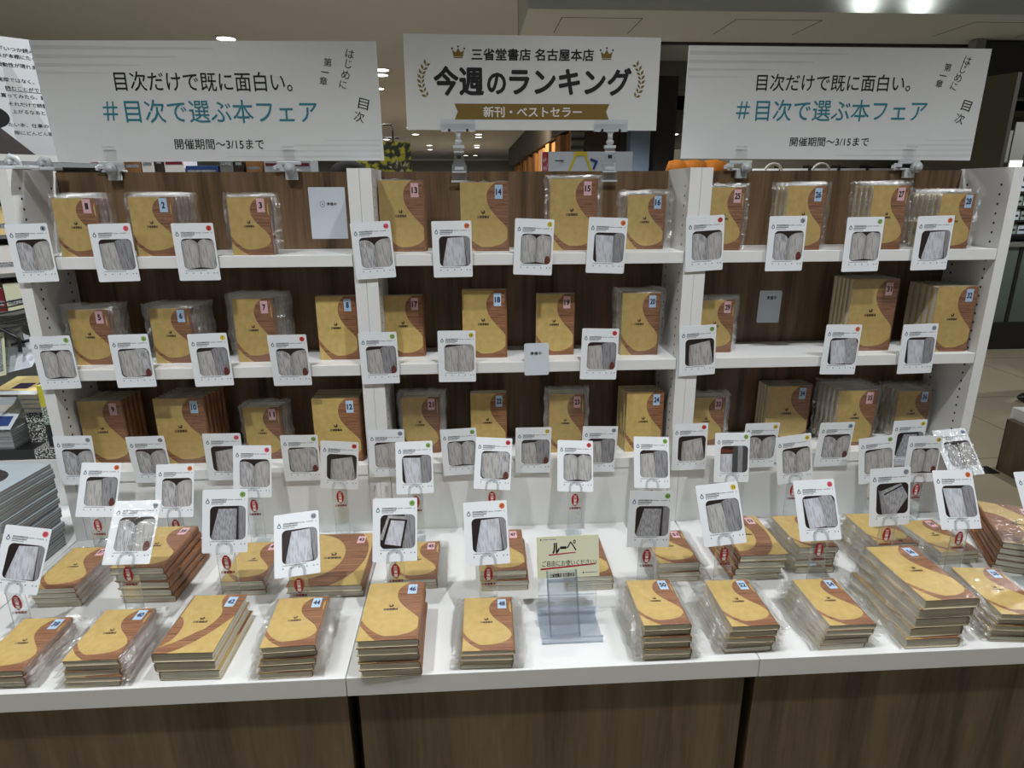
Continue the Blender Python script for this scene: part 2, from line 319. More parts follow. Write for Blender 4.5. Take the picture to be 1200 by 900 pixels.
class MB:
    def __init__(s): s.v = []; s.f = []; s.m = []; s.uv = []; s.mats = []; s.smooth = []
    def mi(s, key):
        k = M[key] if isinstance(key, str) else key
        if k not in s.mats: s.mats.append(k)
        return s.mats.index(k)
    def face(s, pts, key, uv=None, sm=False, T=None):
        n = len(s.v)
        for p in pts:
            p = Vector(p)
            s.v.append(T @ p if T else p)
        s.f.append(tuple(range(n, n+len(pts)))); s.m.append(s.mi(key)); s.uv.append(uv); s.smooth.append(sm)
    def mesh(s, vs, fs, key, sm=False, T=None):
        n = len(s.v)
        for p in vs:
            p = Vector(p); s.v.append(T @ p if T else p)
        k = s.mi(key)
        for f in fs:
            s.f.append(tuple(i+n for i in f)); s.m.append(k); s.uv.append(None); s.smooth.append(sm)
    def box(s, x0, x1, y0, y1, z0, z1, key, T=None, top=None):
        vs = [(x0, y0, z0), (x1, y0, z0), (x1, y1, z0), (x0, y1, z0), (x0, y0, z1), (x1, y0, z1), (x1, y1, z1), (x0, y1, z1)]
        s.mesh(vs, [(0, 3, 2, 1), (0, 1, 5, 4), (1, 2, 6, 5), (2, 3, 7, 6), (3, 0, 4, 7)], key, T=T)
        s.mesh([vs[4], vs[5], vs[6], vs[7]], [(0, 1, 2, 3)], top or key, T=T)
    def prism(s, poly, y0, y1, key, T=None, side=None):
        """poly in xz, seen from -y; extruded from y0 (front) to y1"""
        n = len(poly)
        s.mesh([(x, y0, z) for x, z in poly], [tuple(range(n))], key, T=T)
        s.mesh([(x, y1, z) for x, z in poly], [tuple(reversed(range(n)))], side or key, T=T)
        for i in range(n):
            a, b = poly[i], poly[(i+1) % n]
            s.mesh([(a[0], y0, a[1]), (a[0], y1, a[1]), (b[0], y1, b[1]), (b[0], y0, b[1])], [(0, 1, 2, 3)], side or key, T=T)
    def flat(s, poly, y, key, T=None, uv=None):
        s.face([(x, y, z) for x, z in poly], key, uv, T=T)
    def strip_x(s, prof, x0, x1, th, key, T=None):
        """sheet bent along a yz profile"""
        n = len(prof); nr = []
        for i in range(n):
            a = Vector(prof[max(i-1, 0)]); b = Vector(prof[min(i+1, n-1)]); d = (b-a).normalized(); nr.append(Vector((-d.y, d.x)))
        A = [(p[0], p[1]) for p in prof]; Bq = [(p[0]+q.x*th, p[1]+q.y*th) for p, q in zip(prof, nr)]
        loop = A + Bq[::-1]; k = len(loop)
        vs = [(x0, y, z) for y, z in loop] + [(x1, y, z) for y, z in loop]
        fs = [(i, (i+1) % k, (i+1) % k + k, i+k) for i in range(k)]
        for i in range(n-1):
            fs.append((i, i+1, k-2-i, k-1-i)); fs.append((i+k, k-1-i+k, k-2-i+k, i+1+k))
        s.mesh(vs, fs, key, T=T)
    def tube(s, pts, rad, key, n=8, T=None, cap=True):
        pts = [Vector(p) for p in pts]; rings = []
        rr = rad if isinstance(rad, (list, tuple)) else [rad]*len(pts)
        for i, p in enumerate(pts):
            d = (pts[min(i+1, len(pts)-1)] - pts[max(i-1, 0)]).normalized()
            a = d.orthogonal().normalized() if i == 0 else (a - d*a.dot(d)).normalized()
            b = d.cross(a)
            rings.append([p + (a*math.cos(2*math.pi*j/n) + b*math.sin(2*math.pi*j/n))*rr[i] for j in range(n)])
        vs = [q for ring in rings for q in ring]; fs = []
        for i in range(len(pts)-1):
            for j in range(n):
                fs.append((i*n+j, i*n+(j+1) % n, (i+1)*n+(j+1) % n, (i+1)*n+j))
        if cap:
            fs.append(tuple(reversed(range(n)))); fs.append(tuple(range((len(pts)-1)*n, len(pts)*n)))
        s.mesh(vs, fs, key, sm=True, T=T)
    def cyl(s, p0, p1, r, key, n=20, T=None): s.tube([p0, p1], r, key, n, T)
    def text(s, body, rect, y, key, weight=0, T=None, flat_up=False):
        vs, fs, a, b, c, d = text_geo(body); x0, x1, z0, z1 = rect
        fx = (x1-x0)/(b-a) if b > a else 1; fz = (z1-z0)/(d-c) if d > c else 1
        offs = [(0, 0)] if weight <= 0 else [(0, 0), (1, 0), (-1, 0), (0, 1), (0, -1)] + ([(.7, .7), (-.7, .7), (.7, -.7), (-.7, -.7)] if weight > .012 else [])
        for k, (ox, oz) in enumerate(offs):                  # a heavier stroke: the glyph shifted round its own outline
            ox, oz, dy = ox*weight*fx, oz*weight*fz, 4e-6*k
            if flat_up: P = [(x0+(p[0]-a)*fx+ox, z0+(p[1]-c)*fz+oz, y+dy) for p in vs]
            else: P = [(x0+(p[0]-a)*fx+ox, y-dy, z0+(p[1]-c)*fz+oz) for p in vs]
            s.mesh(P, fs, key, T=T)
    def build(s, name, parent=None, bevel=0, kind=None, loc=None, solid=False):
        me = bpy.data.meshes.new(name)
        me.from_pydata([tuple(p) for p in s.v], [], s.f)
        for k in s.mats: me.materials.append(k)
        me.polygons.foreach_set('material_index', s.m); me.polygons.foreach_set('use_smooth', s.smooth)
        if any(u is not None for u in s.uv):
            ul = me.uv_layers.new(name='UVMap')
            for p, u in zip(me.polygons, s.uv):
                if u:
                    for li, c in zip(p.loop_indices, u): ul.data[li].uv = c
        me.update()
        if solid or bevel:
            bm = bmesh.new(); bm.from_mesh(me); bmesh.ops.remove_doubles(bm, verts=bm.verts, dist=1e-5); bm.to_mesh(me); bm.free()
        o = bpy.data.objects.new(name, me); COL.objects.link(o)
        if parent: o.parent = parent
        if loc: o.location = loc
        if bevel:
            bv = o.modifiers.new('bevel', 'BEVEL'); bv.width = bevel; bv.segments = 2; bv.limit_method = 'ANGLE'
        if kind: o['kind'] = kind
        return o
def thing(name, label, cat, loc=(0, 0, 0), group=None, mtx=None):
    o = bpy.data.objects.new(name, None); COL.objects.link(o); o.empty_display_size = .02
    if mtx is not None: o.matrix_world = mtx
    else: o.location = loc
    o['label'] = label; o['category'] = cat
    if group: o['group'] = group
    return o
def tag(o, label, cat, group=None):
    o['label'] = label; o['category'] = cat
    if group: o['group'] = group
    return o
def dup(src, mtx, label):
    c = src.copy(); COL.objects.link(c); c.matrix_world = mtx; c['label'] = label
    for ch in src.children:
        if ch.name.split('.')[0] == 'number_label': continue
        d = ch.copy(); COL.objects.link(d); d.parent = c
    return c
def rrect(w, h, r, n=5, cx=0, cz=0):
    pts = []
    for sx, sz, a0 in ((1, -1, -90), (1, 1, 0), (-1, 1, 90), (-1, -1, 180)):
        for i in range(n+1):
            a = R_(a0 + 90*i/n); pts.append((cx + sx*(w/2-r) + r*math.cos(a), cz + sz*(h/2-r) + r*math.sin(a)))
    return pts
def ellipse(cx, cz, rx, rz, n=24): return [(cx+rx*math.cos(2*math.pi*i/n), cz+rz*math.sin(2*math.pi*i/n)) for i in range(n)]
def clip_poly(sub, clip):
    out = sub
    for i in range(len(clip)):
        a, b = clip[i], clip[(i+1) % len(clip)]; inp, out = out, []
        side = lambda p: (b[0]-a[0])*(p[1]-a[1]) - (b[1]-a[1])*(p[0]-a[0])
        for j in range(len(inp)):
            p, q = inp[j], inp[(j+1) % len(inp)]; sp, sq = side(p), side(q)
            if sp >= 0: out.append(p)
            if (sp >= 0) != (sq >= 0):
                t = sp/(sp-sq); out.append((p[0]+(q[0]-p[0])*t, p[1]+(q[1]-p[1])*t))
        if not out: return []
    return out
rnd = random.Random(7)

# ------------------------------------------------------------------ the setting
FZ = -.65
def struct(name, mb, **k): return mb.build(name, kind='structure', **k)
b = MB(); b.box(-14, 16, -7, 36, FZ-.1, FZ, 'floor'); fl = struct('floor', b)
b = MB()
for i in range(-3, 12):
    b.box(i*1.2+.42-.002, i*1.2+.42+.002, -.5, 12, FZ+.0002, FZ+.0008, 'line')
for j in range(0, 12):
    b.box(-3, 14, j*1.2+.62, j*1.2+.624, FZ+.0002, FZ+.0008, 'line')
struct('trim_1', b)
b = MB(); b.box(-14, 16, -7, 36, 2.5, 2.6, 'ceiling'); struct('ceiling', b)
b = MB(); b.box(.64, 12, 2.44, 3.26, 2.0, 2.5, 'soffit')            # lowered soffit
for x0, x1 in ((.86, 1.36), (1.95, 2.50), (3.5, 4.1)):
    for a in ((x0, x0+.004, 2.62, 3.02), (x1, x1+.004, 2.62, 3.02), (x0, x1, 2.62, 2.624)):
        b.box(*a, 1.9985, 2.0, 'line')
b.box(.64, 12, 3.26, 3.30, 1.985, 2.5, 'dark')
struct('trim_2', b)
b = MB(); b.box(2.0, 14, 6.8, 7.2, 2.16, 2.5, 'grey'); b.box(2.0, 14, 7.2, 8.2, 2.30, 2.5, 'soffit'); b.box(2.0, 14, 8.2, 16, 2.02, 2.1, 'olive'); struct('trim_3', b)
b = MB(); b.box(-14, 16, 34, 34.3, FZ, 2.5, 'grey'); b.box(-14, 2.2, 33.9, 34, .95, 1.75, 'ceiling'); b.box(-14, 2.2, 33.8, 33.9, 1.62, 1.72, 'lamp2'); struct('wall_back', b)
b = MB()
for i in range(26):
    y = 8.0 + i*.62; c = .05*math.sin(i*2.3)
    b.box(1.77+.012*(y-8)+c, 2.0+.012*(y-8), y, y+.57, FZ, 1.84, 'slat')
b.box(2.22, 2.6, 8.0, 24, FZ, 1.80, 'darkbrown'); b.box(1.74, 2.3, 8.0, 24.2, 1.86, 2.5, 'dark')
struct('wall_right', b)
b = MB(); b.box(1.60, 1.98, 6.0, 6.2, FZ, 2.2, 'darkbrown'); b.box(1.98, 2.62, 5.95, 6.2, FZ, 2.2, 'dark'); b.box(1.44, 1.58, 6.0, 6.1, FZ, 2.2, 'grey')
for i in range(16): b.box(1.43, 1.59, 5.97, 6.0, .9+i*.09, .93+i*.09, 'dark')
struct('wall_partition', b)
b = MB(); b.box(2.7, 24, 16.2, 16.4, FZ, 2.5, 'olive')
for i in range(5): b.box(2.7, 24, 15.9, 16.2, .35+.28*i, .40+.28*i, 'white')
for i in range(14): b.box(2.9+i*.8, 2.95+i*.8, 15.85, 16.2, FZ, 1.6, 'dark')
struct('wall_far', b)
b = MB(); b.box(2.06, 2.28, 5.75, 5.95, FZ, 2.4, 'bluegrey'); struct('wall_column', b)
# partition at the right, turned towards the aisle
def dir_box(mb, p0, p1, th, z0, z1, key):
    p0, p1 = Vector(p0), Vector(p1); d = (p1-p0).normalized(); n = Vector((-d.y, d.x))*th
    q = [p0, p1, p1+n, p0+n]
    vs = [(p.x, p.y, z0) for p in q] + [(p.x, p.y, z1) for p in q]
    mb.mesh(vs, [(0, 3, 2, 1), (0, 1, 5, 4), (1, 2, 6, 5), (2, 3, 7, 6), (3, 0, 4, 7), (4, 5, 6, 7)], key)
b = MB(); dir_box(b, (2.67, 1.69), (2.805, 1.33), .03, FZ+.0005, 1.50, 'olive'); struct('wall_post', b)
b = MB(); b.box(3.95, 9, 3.10, 3.255, 1.62, 1.984, 'dark'); b.box(3.86, 3.93, 3.06, 3.14, 1.4, 1.995, 'grey'); struct('wall_lintel', b)

# ------------------------------------------------------------------ downlights far back in the ceiling
LL = [(.52, 17.47), (.53, 18.45), (.51, 22.04), (.52, 23.19), (.49, 28.8), (.08, 28.8), (-1.23, 17.48), (-1.19, 15.47), (-2.26, 19.35), (-1.13, 22.04), (-1.25, 24.44), (-1.11, 9.09), (-.84, 7.48), (-.9, 7.87), (-2.19, 5.74)]
def downlight(z, r):
    o = thing('downlight_or_fill', '', 'ceiling light')
    a = MB(); a.cyl((0, 0, z-.012), (0, 0, z-.001), r*1.25, 'white'); a.build('trim_ring', o)
    a = MB(); a.cyl((0, 0, z-.016), (0, 0, z-.0125), r, 'lamp'); a.build('lamp_lens', o)
    return o
d0 = downlight(2.5, .09)
d0.location = (LL[0][0], LL[0][1], 0)
rows = sorted(range(len(LL)), key=lambda i: LL[i][1])
words = ['nearest', 'second nearest', 'third', 'fourth', 'fifth', 'sixth', 'seventh', 'eighth', 'ninth', 'tenth', 'eleventh', 'twelfth', 'thirteenth', 'fourteenth', 'farthest']
for rank, i in enumerate(rows):
    o = d0 if i == 0 else dup(d0, Matrix.Translation((LL[i][0], LL[i][1], 0)), '')
    o['label'] = 'lit downlight in the pale far ceiling, %s in distance, %s' % (words[rank], 'below the middle sign' if LL[i][0] > -.5 else 'left of the middle sign'); o['group'] = 'downlights of the far hall'
d1 = downlight(2.02, .11)
for k, (x, y) in enumerate(((3.87, 11.27), (4.17, 11.26), (4.34, 13.88))):
    o = d1 if k == 0 else dup(d1, Matrix.Translation((x, y, 0)), '')
    o.location = (x, y, 0); o['group'] = 'downlights in the dark ceiling'
    o['label'] = ['lit downlight in the dark ceiling right of the middle sign, left of its pair', 'lit downlight in the dark ceiling, the one nearest the right sign', 'lit downlight in the dark ceiling, lower one below the pair'][k]

# ------------------------------------------------------------------ bookcases (three units) and counters
Z1, Z2, Z3, T = .8255, .5219, .218, .031
ZT, BD = 1.0447, .198
names3 = ['left', 'middle', 'right']
def side_panel(x0, x1, hole_side):
    a = MB(); a.box(x0, x1, 0, BD+.004, 0.0005, ZT, 'white')
    x = x1+.0003 if hole_side > 0 else x0-.0003
    for y in (.035, .165):
        for k in range(30):
            z = .2445 + k*.026
            pts = [(x, y+.0036*math.cos(2*math.pi*j/10), z+.0036*math.sin(2*math.pi*j/10)) for j in range(10)]
            if hole_side < 0: pts.reverse()
            a.face(pts, 'hole')
    return a
for i, X in enumerate((-.9, 0, .9)):
    o = thing('bookcase', ['white bookcase with walnut back holding the books tagged 1 to 12, under the left sign', 'white bookcase with walnut back holding the books tagged 13 to 24, under the ranking sign', 'white bookcase with walnut back holding the books tagged 25 to 36, under the right sign'][i], 'bookcase', (0, 0, 0), 'white bookcase units in a row')
    side_panel(X+.0004, X+T, 1).build('side_panel', o); side_panel(X+.9-T, X+.8996, -1).build('side_panel', o)
    a = MB(); a.box(X+T, X+.9-T, BD, BD+.012, .0005, 1.0414, 'walnut'); a.build('back_panel', o)
    for z in (Z1, Z2, Z3):
        a = MB(); a.box(X+T+.0015, X+.9-T-.0015, 0, BD-.001, z-T, z, 'white'); sh = a.build('shelf', o, bevel=.0012)
    a = MB(); a.box(X+T+.001, X+.9-T-.001, .003, .02, .0005, Z3-T-.001, 'white'); a.build('lower_panel', o)
for i, X in enumerate((-.9, 0, .9)):
    o = thing('display_counter', ['white topped counter with walnut front under the left bookcase', 'white topped counter with walnut front under the middle bookcase', 'white topped counter with walnut front under the right bookcase'][i], 'counter', (0, 0, 0), 'display counters in a row')
    a = MB(); a.box(X+.0008, X+.8992, -.6188, .21, -.047, 0, 'white'); a.build('counter_top', o, bevel=.0015)
    x0, x1 = (X+.002, X+.897) if i == 0 else (X+.022, X+.876) if i == 1 else (X+.0008, X+.896)
    a = MB(); a.box(x0, x1, -.606, .2, FZ+.06, -.0475, 'walnut_base'); a.build('base_cabinet', o)
    a = MB(); a.box(x0, x1, -.57, .19, FZ, FZ+.06, 'seam'); a.box(X+.003, X+.897, -.55, .19, FZ+.06, -.05, 'seam'); a.build('toe_kick', o)

# ------------------------------------------------------------------ books
SPINE_LEFT = (42, 53, 61)
def cover_mesh(w, h, t, art, flip=False):
    a = MB(); th = .0007 if t < .0145 else .0016
    ov = .0 if t < .0145 else .002                      # hard covers overhang their pages
    r = min(t*.32, .006); prof = [(0, 0)]
    for k in range(5):
        q = R_(-90 + 90*k/4); prof.append((w-r+r*math.cos(q), r+r*math.sin(q)))
    for k in range(5):
        q = R_(90*k/4); prof.append((w-r+r*math.cos(q), t-r+r*math.sin(q)))
    prof.append((0, t)); n = len(prof)
    inner = [(x, z+th) if i == 0 else (x, z-th) if i == n-1 else (w-r+(x-w+r)*max(0, (r-th)/r), (r + (z-r)*max(0, (r-th)/r)) if z < t/2 else (t-r+(z-t+r)*max(0, (r-th)/r))) for i, (x, z) in enumerate(prof)]
    for i in range(n-1):
        p, q = prof[i], prof[i+1]; key = 'kraft' if 0 < i < n-2 else ART[art] if i == n-2 else 'mustard'
        if i == n-2:
            a.face([(p[0], 0, p[1]), (p[0], h, p[1]), (q[0], h, q[1]), (q[0], 0, q[1])], key, [(p[0]/w, 0), (p[0]/w, 1), (0, 1), (0, 0)])
        else:
            a.face([(p[0], 0, p[1]), (p[0], h, p[1]), (q[0], h, q[1]), (q[0], 0, q[1])], key)
        p, q = inner[i], inner[i+1]; a.face([(p[0], 0, p[1]), (q[0], 0, q[1]), (q[0], h, q[1]), (p[0], h, p[1])], 'coverin')
        for yy in (0, h):
            f = [(prof[i][0], yy, prof[i][1]), (prof[i+1][0], yy, prof[i+1][1]), (inner[i+1][0], yy, inner[i+1][1]), (inner[i][0], yy, inner[i][1])]
            a.face(f if yy == 0 else f[::-1], 'brownink' if t >= .0145 else 'kraft')
    for k in (0, n-1):
        p, q = prof[k], inner[k]; a.face([(p[0], 0, p[1]), (p[0], h, p[1]), (q[0], h, q[1]), (q[0], 0, q[1])], 'mustard')
    if flip:
        a.v = [Vector((w-v.x, v.y, v.z)) for v in a.v]; a.f = [f[::-1] for f in a.f]
        a.uv = [None if u is None else [(1-c[0], c[1]) for c in u[::-1]] for u in a.uv]
    # printed mark: a small bird-like curl over the shop name
    zt = t+.00025; cx, cy, s = .46*w, .512*h, w/.118
    arc = [(cx+.0050*s*math.cos(R_(d)), cy+.0105*s+.0048*s*math.sin(R_(d))) for d in range(-160, 81, 20)]
    arc2 = [(cx+.0016*s*math.cos(R_(d)), cy+.0118*s+.0019*s*math.sin(R_(d))) for d in range(-160, 81, 20)]
    for p, q, p2, q2 in zip(arc, arc[1:], arc2, arc2[1:]): a.face([(*p, zt), (*q, zt), (*q2, zt), (*p2, zt)], 'brownink')
    a.face([(cx-.0070*s, cy+.0125*s, zt), (cx-.002*s, cy+.0098*s, zt), (cx-.0024*s, cy+.0128*s, zt)], 'brownink')
    a.text('三省堂書店', (cx-.0145*s, cx+.0145*s, cy-.0040*s, cy+.0022*s), zt, 'brownink', .05, flat_up=True)
    return a, th, ov
def pages_mesh(w, h, t, th, ov):
    a = MB(); a.box(.0012+ov, w-.0025, .0012+ov, h-.0012-ov, th, t-th, 'pages'); return a
def sleeve_mesh(w, h, t, fl, fr, ft, seed):
    """clear bag: a sheet over the cover and loose flaps left, right and behind"""
    q = random.Random(seed); a = MB()
    xs = ([-fl, -fl*.66, -fl*.33] if fl else []) + [w*i/8 for i in range(9)] + ([w+fr*.33, w+fr*.66, w+fr] if fr else [])
    ys = [-.002] + [h*i/9 for i in range(10)] + ([h+ft*.5, h+ft] if ft else [h+.003])
    P = []
    for y in ys:
        row = []
        for x in xs:
            over = x < 0 or x > w or y > h
            d = max(-x, x-w, y-h, 0)
            z = t + .0012 + q.uniform(0, .0007) if not over else max(t*.5 - d*.10 + q.uniform(-.45, .45)*t, .0008)
            if over: z = min(z, t+.001)
            row.append((x + (q.uniform(-.003, .003) if over else 0), y + (q.uniform(-.003, .003) if over and y > 0 else 0), z))
        P.append(row)
    nx = len(xs); vs = [p for rr in P for p in rr]
    f1, f2 = [], []
    for j in range(len(ys)-1):
        for i in range(nx-1):
            f = (j*nx+i, j*nx+i+1, (j+1)*nx+i+1, (j+1)*nx+i)
            (f2 if (xs[i] < 0 or xs[i+1] > w+1e-6 or ys[j+1] > h+1e-6) else f1).append(f)
    a.mesh(vs, f1, 'film', sm=True)
    if f2: a.mesh(vs, f2, 'flap', sm=False)
    # under side of the flaps
    vs2 = [(x, y, max(.0004, z - .35*t*(1 if (x < 0 or x > w or y > h) else 0))) for x, y, z in vs]
    if f2: a.mesh(vs2, [f[::-1] for f in f2], 'flap', sm=True)
    # near end of the bag, over the page ends
    a.mesh([(-fl*.3, -.0022, .0008), (w+fr*.3, -.0022, .0008), (w+fr*.2, -.0022, t+.001), (-fl*.2, -.0022, t+.001)], [(0, 1, 2, 3)], 'film')
    return a
def number_label(n, w, h, t):
    a = MB(); key = 'tag_pink' if n % 2 else 'tag_blue'; lw, lh = .021, .037
    if w < .12: lw, lh = .020, .035
    cx, cy = .785*w, .865*h
    a.box(cx-lw/2, cx+lw/2, cy-lh/2, cy+lh/2, t+.0001, t+.0004, key)
    s = str(n); tw = .0140 if len(s) == 2 else .0058 if s == '1' else .0072
    a.text(s, (cx-tw/2, cx+tw/2, cy-.0075, cy+.0075), t+.0006, 'ink' if n % 2 else 'navyink', .02 if n == 1 else .045, flat_up=True)
    return a
def make_book(n, w, h, t, art, sleeve, label, group):
    o = thing('wrapped_book', label, 'book', group=group)
    a, th, ov = cover_mesh(w, h, t, art, n in SPINE_LEFT); a.build('paper_cover', o)
    p = pages_mesh(w, h, t, th, ov)
    if n in SPINE_LEFT: p.v = [Vector((w-v.x, v.y, v.z)) for v in p.v]; p.f = [f[::-1] for f in p.f]
    p.build('page_block', o)
    if n is not None: number_label(n, w, h, t).build('number_label', o)
    if sleeve: sleeve_mesh(w, h, t, *sleeve, seed=(n or 0)*3+1).build('plastic_sleeve', o)
    return o
ONES = 'zero one two three four five six seven eight nine ten eleven twelve thirteen fourteen fifteen sixteen seventeen eighteen nineteen'.split()
def say(n): return ONES[n] if n < 20 else ['twenty', 'thirty', 'forty', 'fifty', 'sixty'][n//10-2] + ('-' + ONES[n % 10] if n % 10 else '')
ORD = ['first', 'second', 'third', 'fourth', 'fifth', 'sixth', 'seventh', 'eighth', 'ninth', 'tenth', 'eleventh', 'twelfth', 'thirteenth']
BAG = (.014, .016, .012); BIG = (.022, .024, .014); SM = (0, 0, 0); NO = None
UP = Matrix.Rotation(R_(90), 4, 'X')
# number, left edge X, front Y, width, height, thickness, art, bag, books in the row, sideways step, lean
STAND = [
 (1, -.786, .017, .108, .148, .012, 'A', BAG, 3, .004), (2, -0.594, 0.013, 0.11, 0.15, 0.016, 'A', BAG, 5, 0.003), (3, -.348, .019, .108, .148, .013, 'A', BAG, 2, .004),
 (13, 0.036, 0.079, 0.124, 0.19, 0.018, 'B', SM, 2, 0.002), (14, .258, .068, .133, .184, .017, 'B', SM, 2, -.001), (15, .504, .069, .132, .193, .018, 'B', BAG, 2, .0), (16, .726, .088, .108, .149, .013, 'B', BIG, 2, -.003),
 (25, .934, .024, .100, .168, .013, 'A', BAG, 2, .004), (26, 1.148, .015, .110, .171, .014, 'B', BAG, 3, -.005), (27, 1.382, 0.004, 0.102, 0.172, 0.015, 'A', BAG, 4, -0.004), (28, 1.58, 0.004, 0.1, 0.149, 0.015, 'B', BIG, 5, -0.004),
 (5, -.828, .056, .106, .156, .013, 'A', BIG, 3, .005), (6, -.612, .060, .108, .156, .014, 'A', BIG, 4, .006), (7, -.383, .057, .110, .181, .014, 'A', BIG, 4, .004), (8, -.156, .064, .112, .183, .013, 'B', NO, 2, .0),
 (17, .032, .085, .110, .179, .014, 'B', NO, 2, .002), (18, .255, .054, .128, .196, .017, 'B', NO, 2, .001), (19, .469, .072, .112, .180, .014, 'B', NO, 2, .001), (20, .715, .053, .112, .183, .014, 'B', BAG, 3, -.002),
 (29, .946, .066, .108, .157, .013, 'A', BAG, 3, .003), (31, 1.393, 0.053, 0.143, 0.214, 0.018, 'B', SM, 5, -0.001), (32, 1.634, 0.024, 0.125, 0.194, 0.0225, 'B', SM, 5, -0.0015),
 (9, -0.858, 0.065, 0.124, 0.194, 0.018, 'B', SM, 5, 0.003), (10, -0.637, 0.048, 0.143, 0.202, 0.017, 'B', SM, 6, 0.004), (11, -.394, .064, .105, .164, .014, 'A', BAG, 3, .003), (12, -.185, .030, .137, .198, .017, 'B', NO, 5, .0),
 (21, .067, .078, .111, .181, .014, 'A', BAG, 3, .002), (22, .272, .071, .109, .190, .014, 'B', NO, 2, .001), (23, .507, .054, .107, .187, .014, 'A', BAG, 3, .002), (24, .740, .045, .115, .192, .016, 'B', NO, 4, -.004),
 (33, .951, .080, .108, .157, .013, 'A', BAG, 3, .002), (34, 1.202, 0.103, 0.14, 0.181, 0.016, 'B', SM, 4, -0.001), (35, 1.4, 0.047, 0.123, 0.18, 0.0175, 'B', BAG, 5, -0.003), (36, 1.628, 0.106, 0.113, 0.156, 0.016, 'B', BAG, 4, -0.003),
]
SHELF = {}
for n in list(range(1, 5)) + list(range(13, 17)) + list(range(25, 29)): SHELF[n] = (Z1, 'top shelf')
for n in list(range(5, 9)) + list(range(17, 21)) + list(range(29, 33)): SHELF[n] = (Z2, 'middle shelf')
for n in list(range(9, 13)) + list(range(21, 25)) + list(range(33, 37)): SHELF[n] = (Z3, 'bottom shelf')
for (n, x, y, w_, h_, t_, art, bag, cnt, step) in STAND:
    z, sn = SHELF[n]; col = 'pink' if n % 2 else 'blue'
    bagged = ' bagged' if bag in (BAG, BIG) else ''
    o = make_book(n, w_, h_, t_, art, bag, 'tan and brown%s book with %s tag %s, standing on the %s' % (bagged, col, say(n), sn), 'paper-covered books on the ' + sn)
    gap = min(.0012, max(.0004, (BD - .002 - y)/cnt - t_))
    gap = .0035 if bag in (BAG, BIG) else .0014
    tt = t_ + gap
    cnt = min(cnt, int((BD - .004 - y)/tt))
    xx = x
    for k in range(cnt):
        lean = 0
        mt = Matrix.Translation((x + step*k, y + t_ + tt*k, z+.0002)) @ Matrix.Rotation(R_(rnd.uniform(-.6, .6) if k else 0), 4, 'Z') @ UP
        if k == 0: o.matrix_world = mt
        else: dup(o, mt, 'untagged tan book standing %s in the row behind tag %s, %s' % (ORD[k], say(n), sn))
# number, front-left X, front Y, width, depth, thickness, art, bag, books, yaw, sideways drift of lower books
STACK = [
 (38, -.764, -.605, .108, .174, .0145, 'A', BIG, 3, 0, 0), (40, -.571, -.611, .112, .168, .0132, 'A', BIG, 5, 0, -.001), (42, -.396, -.604, .127, .200, .0233, 'D', SM, 3, -1.5, .002),
 (44, -.172, -.612, .114, .170, .0155, 'A', BIG, 5, 2, -.002), (46, .029, -.622, .130, .205, .0184, 'B', SM, 5, 0, .001), (48, .248, -.613, .113, .186, .0122, 'A', BIG, 4, -1, -.001),
 (50, .637, -.613, .105, .166, .0155, 'A', BIG, 6, 0, .001), (52, .836, -.602, .108, .173, .0145, 'A', BIG, 5, 0, -.002), (54, 1.057, -.603, .107, .174, .0130, 'A', BIG, 5, 0, -.003), (56, 1.263, -.608, .126, .222, .0245, 'B', BAG, 5, 1, -.006), (58, 1.455, -.600, .114, .188, .0146, 'A', BAG, 5, -6, -.003),
 (37, -.818, -.328, .110, .192, .0135, 'A', BAG, 4, 0, .003), (39, -.621, -.320, .130, .204, .0198, 'B', SM, 5, -1, .004), (41, -.366, -.307, .106, .190, .0137, 'A', BIG, 3, 0, .003), (43, -.197, -.335, .190, .255, .0195, 'C', SM, 2, -1, .002),
 (45, .066, -.311, .112, .186, .0100, 'A', BIG, 3, 0, .001), (47, .289, -.328, .122, .205, .0143, 'B', SM, 4, 0, .001), (49, .511, -.344, .120, .192, .0137, 'B', SM, 3, 0, 0), (51, .756, -.319, .110, .166, .0135, 'A', BIG, 4, 0, .0),
 (53, .964, -.333, .128, .205, .0195, 'C', SM, 4, 0, -.004), (55, 1.138, -.304, .106, .172, .0193, 'A', BAG, 4, 0, -.002), (57, 1.345, -.315, .110, .164, .0172, 'A', BAG, 5, 0, -.003), (59, 1.547, -.290, .110, .172, .0125, 'A', BAG, 3, 3, 0), (61, 1.684, -.322, .150, .255, .0165, 'E', SM, 5, -24, -.003),
]
for (n, x, y, w_, h_, t_, art, bag, cnt, yaw, dr) in STACK:
    col = 'pink' if n % 2 else 'blue'; row = 'back row of the counter' if n % 2 else 'front row of the counter'
    o = make_book(n, w_, h_, t_, art, bag, 'tan and brown book with %s tag %s, topmost of its counter stack' % (col, say(n)), 'stacked paper-covered books in the ' + row)
    for k in range(cnt):                                  # k = 0 is the topmost book
        lev = cnt-1-k
        j = 0 if k == 0 else 1
        mt = Matrix.Translation((x + dr*k + j*rnd.uniform(-.003, .003), y + j*rnd.uniform(-.001, .004), .0004 + lev*(t_+.0003))) @ Matrix.Rotation(R_(yaw + j*rnd.uniform(-1.6, 1.6)), 4, 'Z')
        if k == 0: o.matrix_world = mt
        else: dup(o, mt, 'untagged tan book lying %s from the top of the stack under tag %s' % (ORD[k], say(n)))

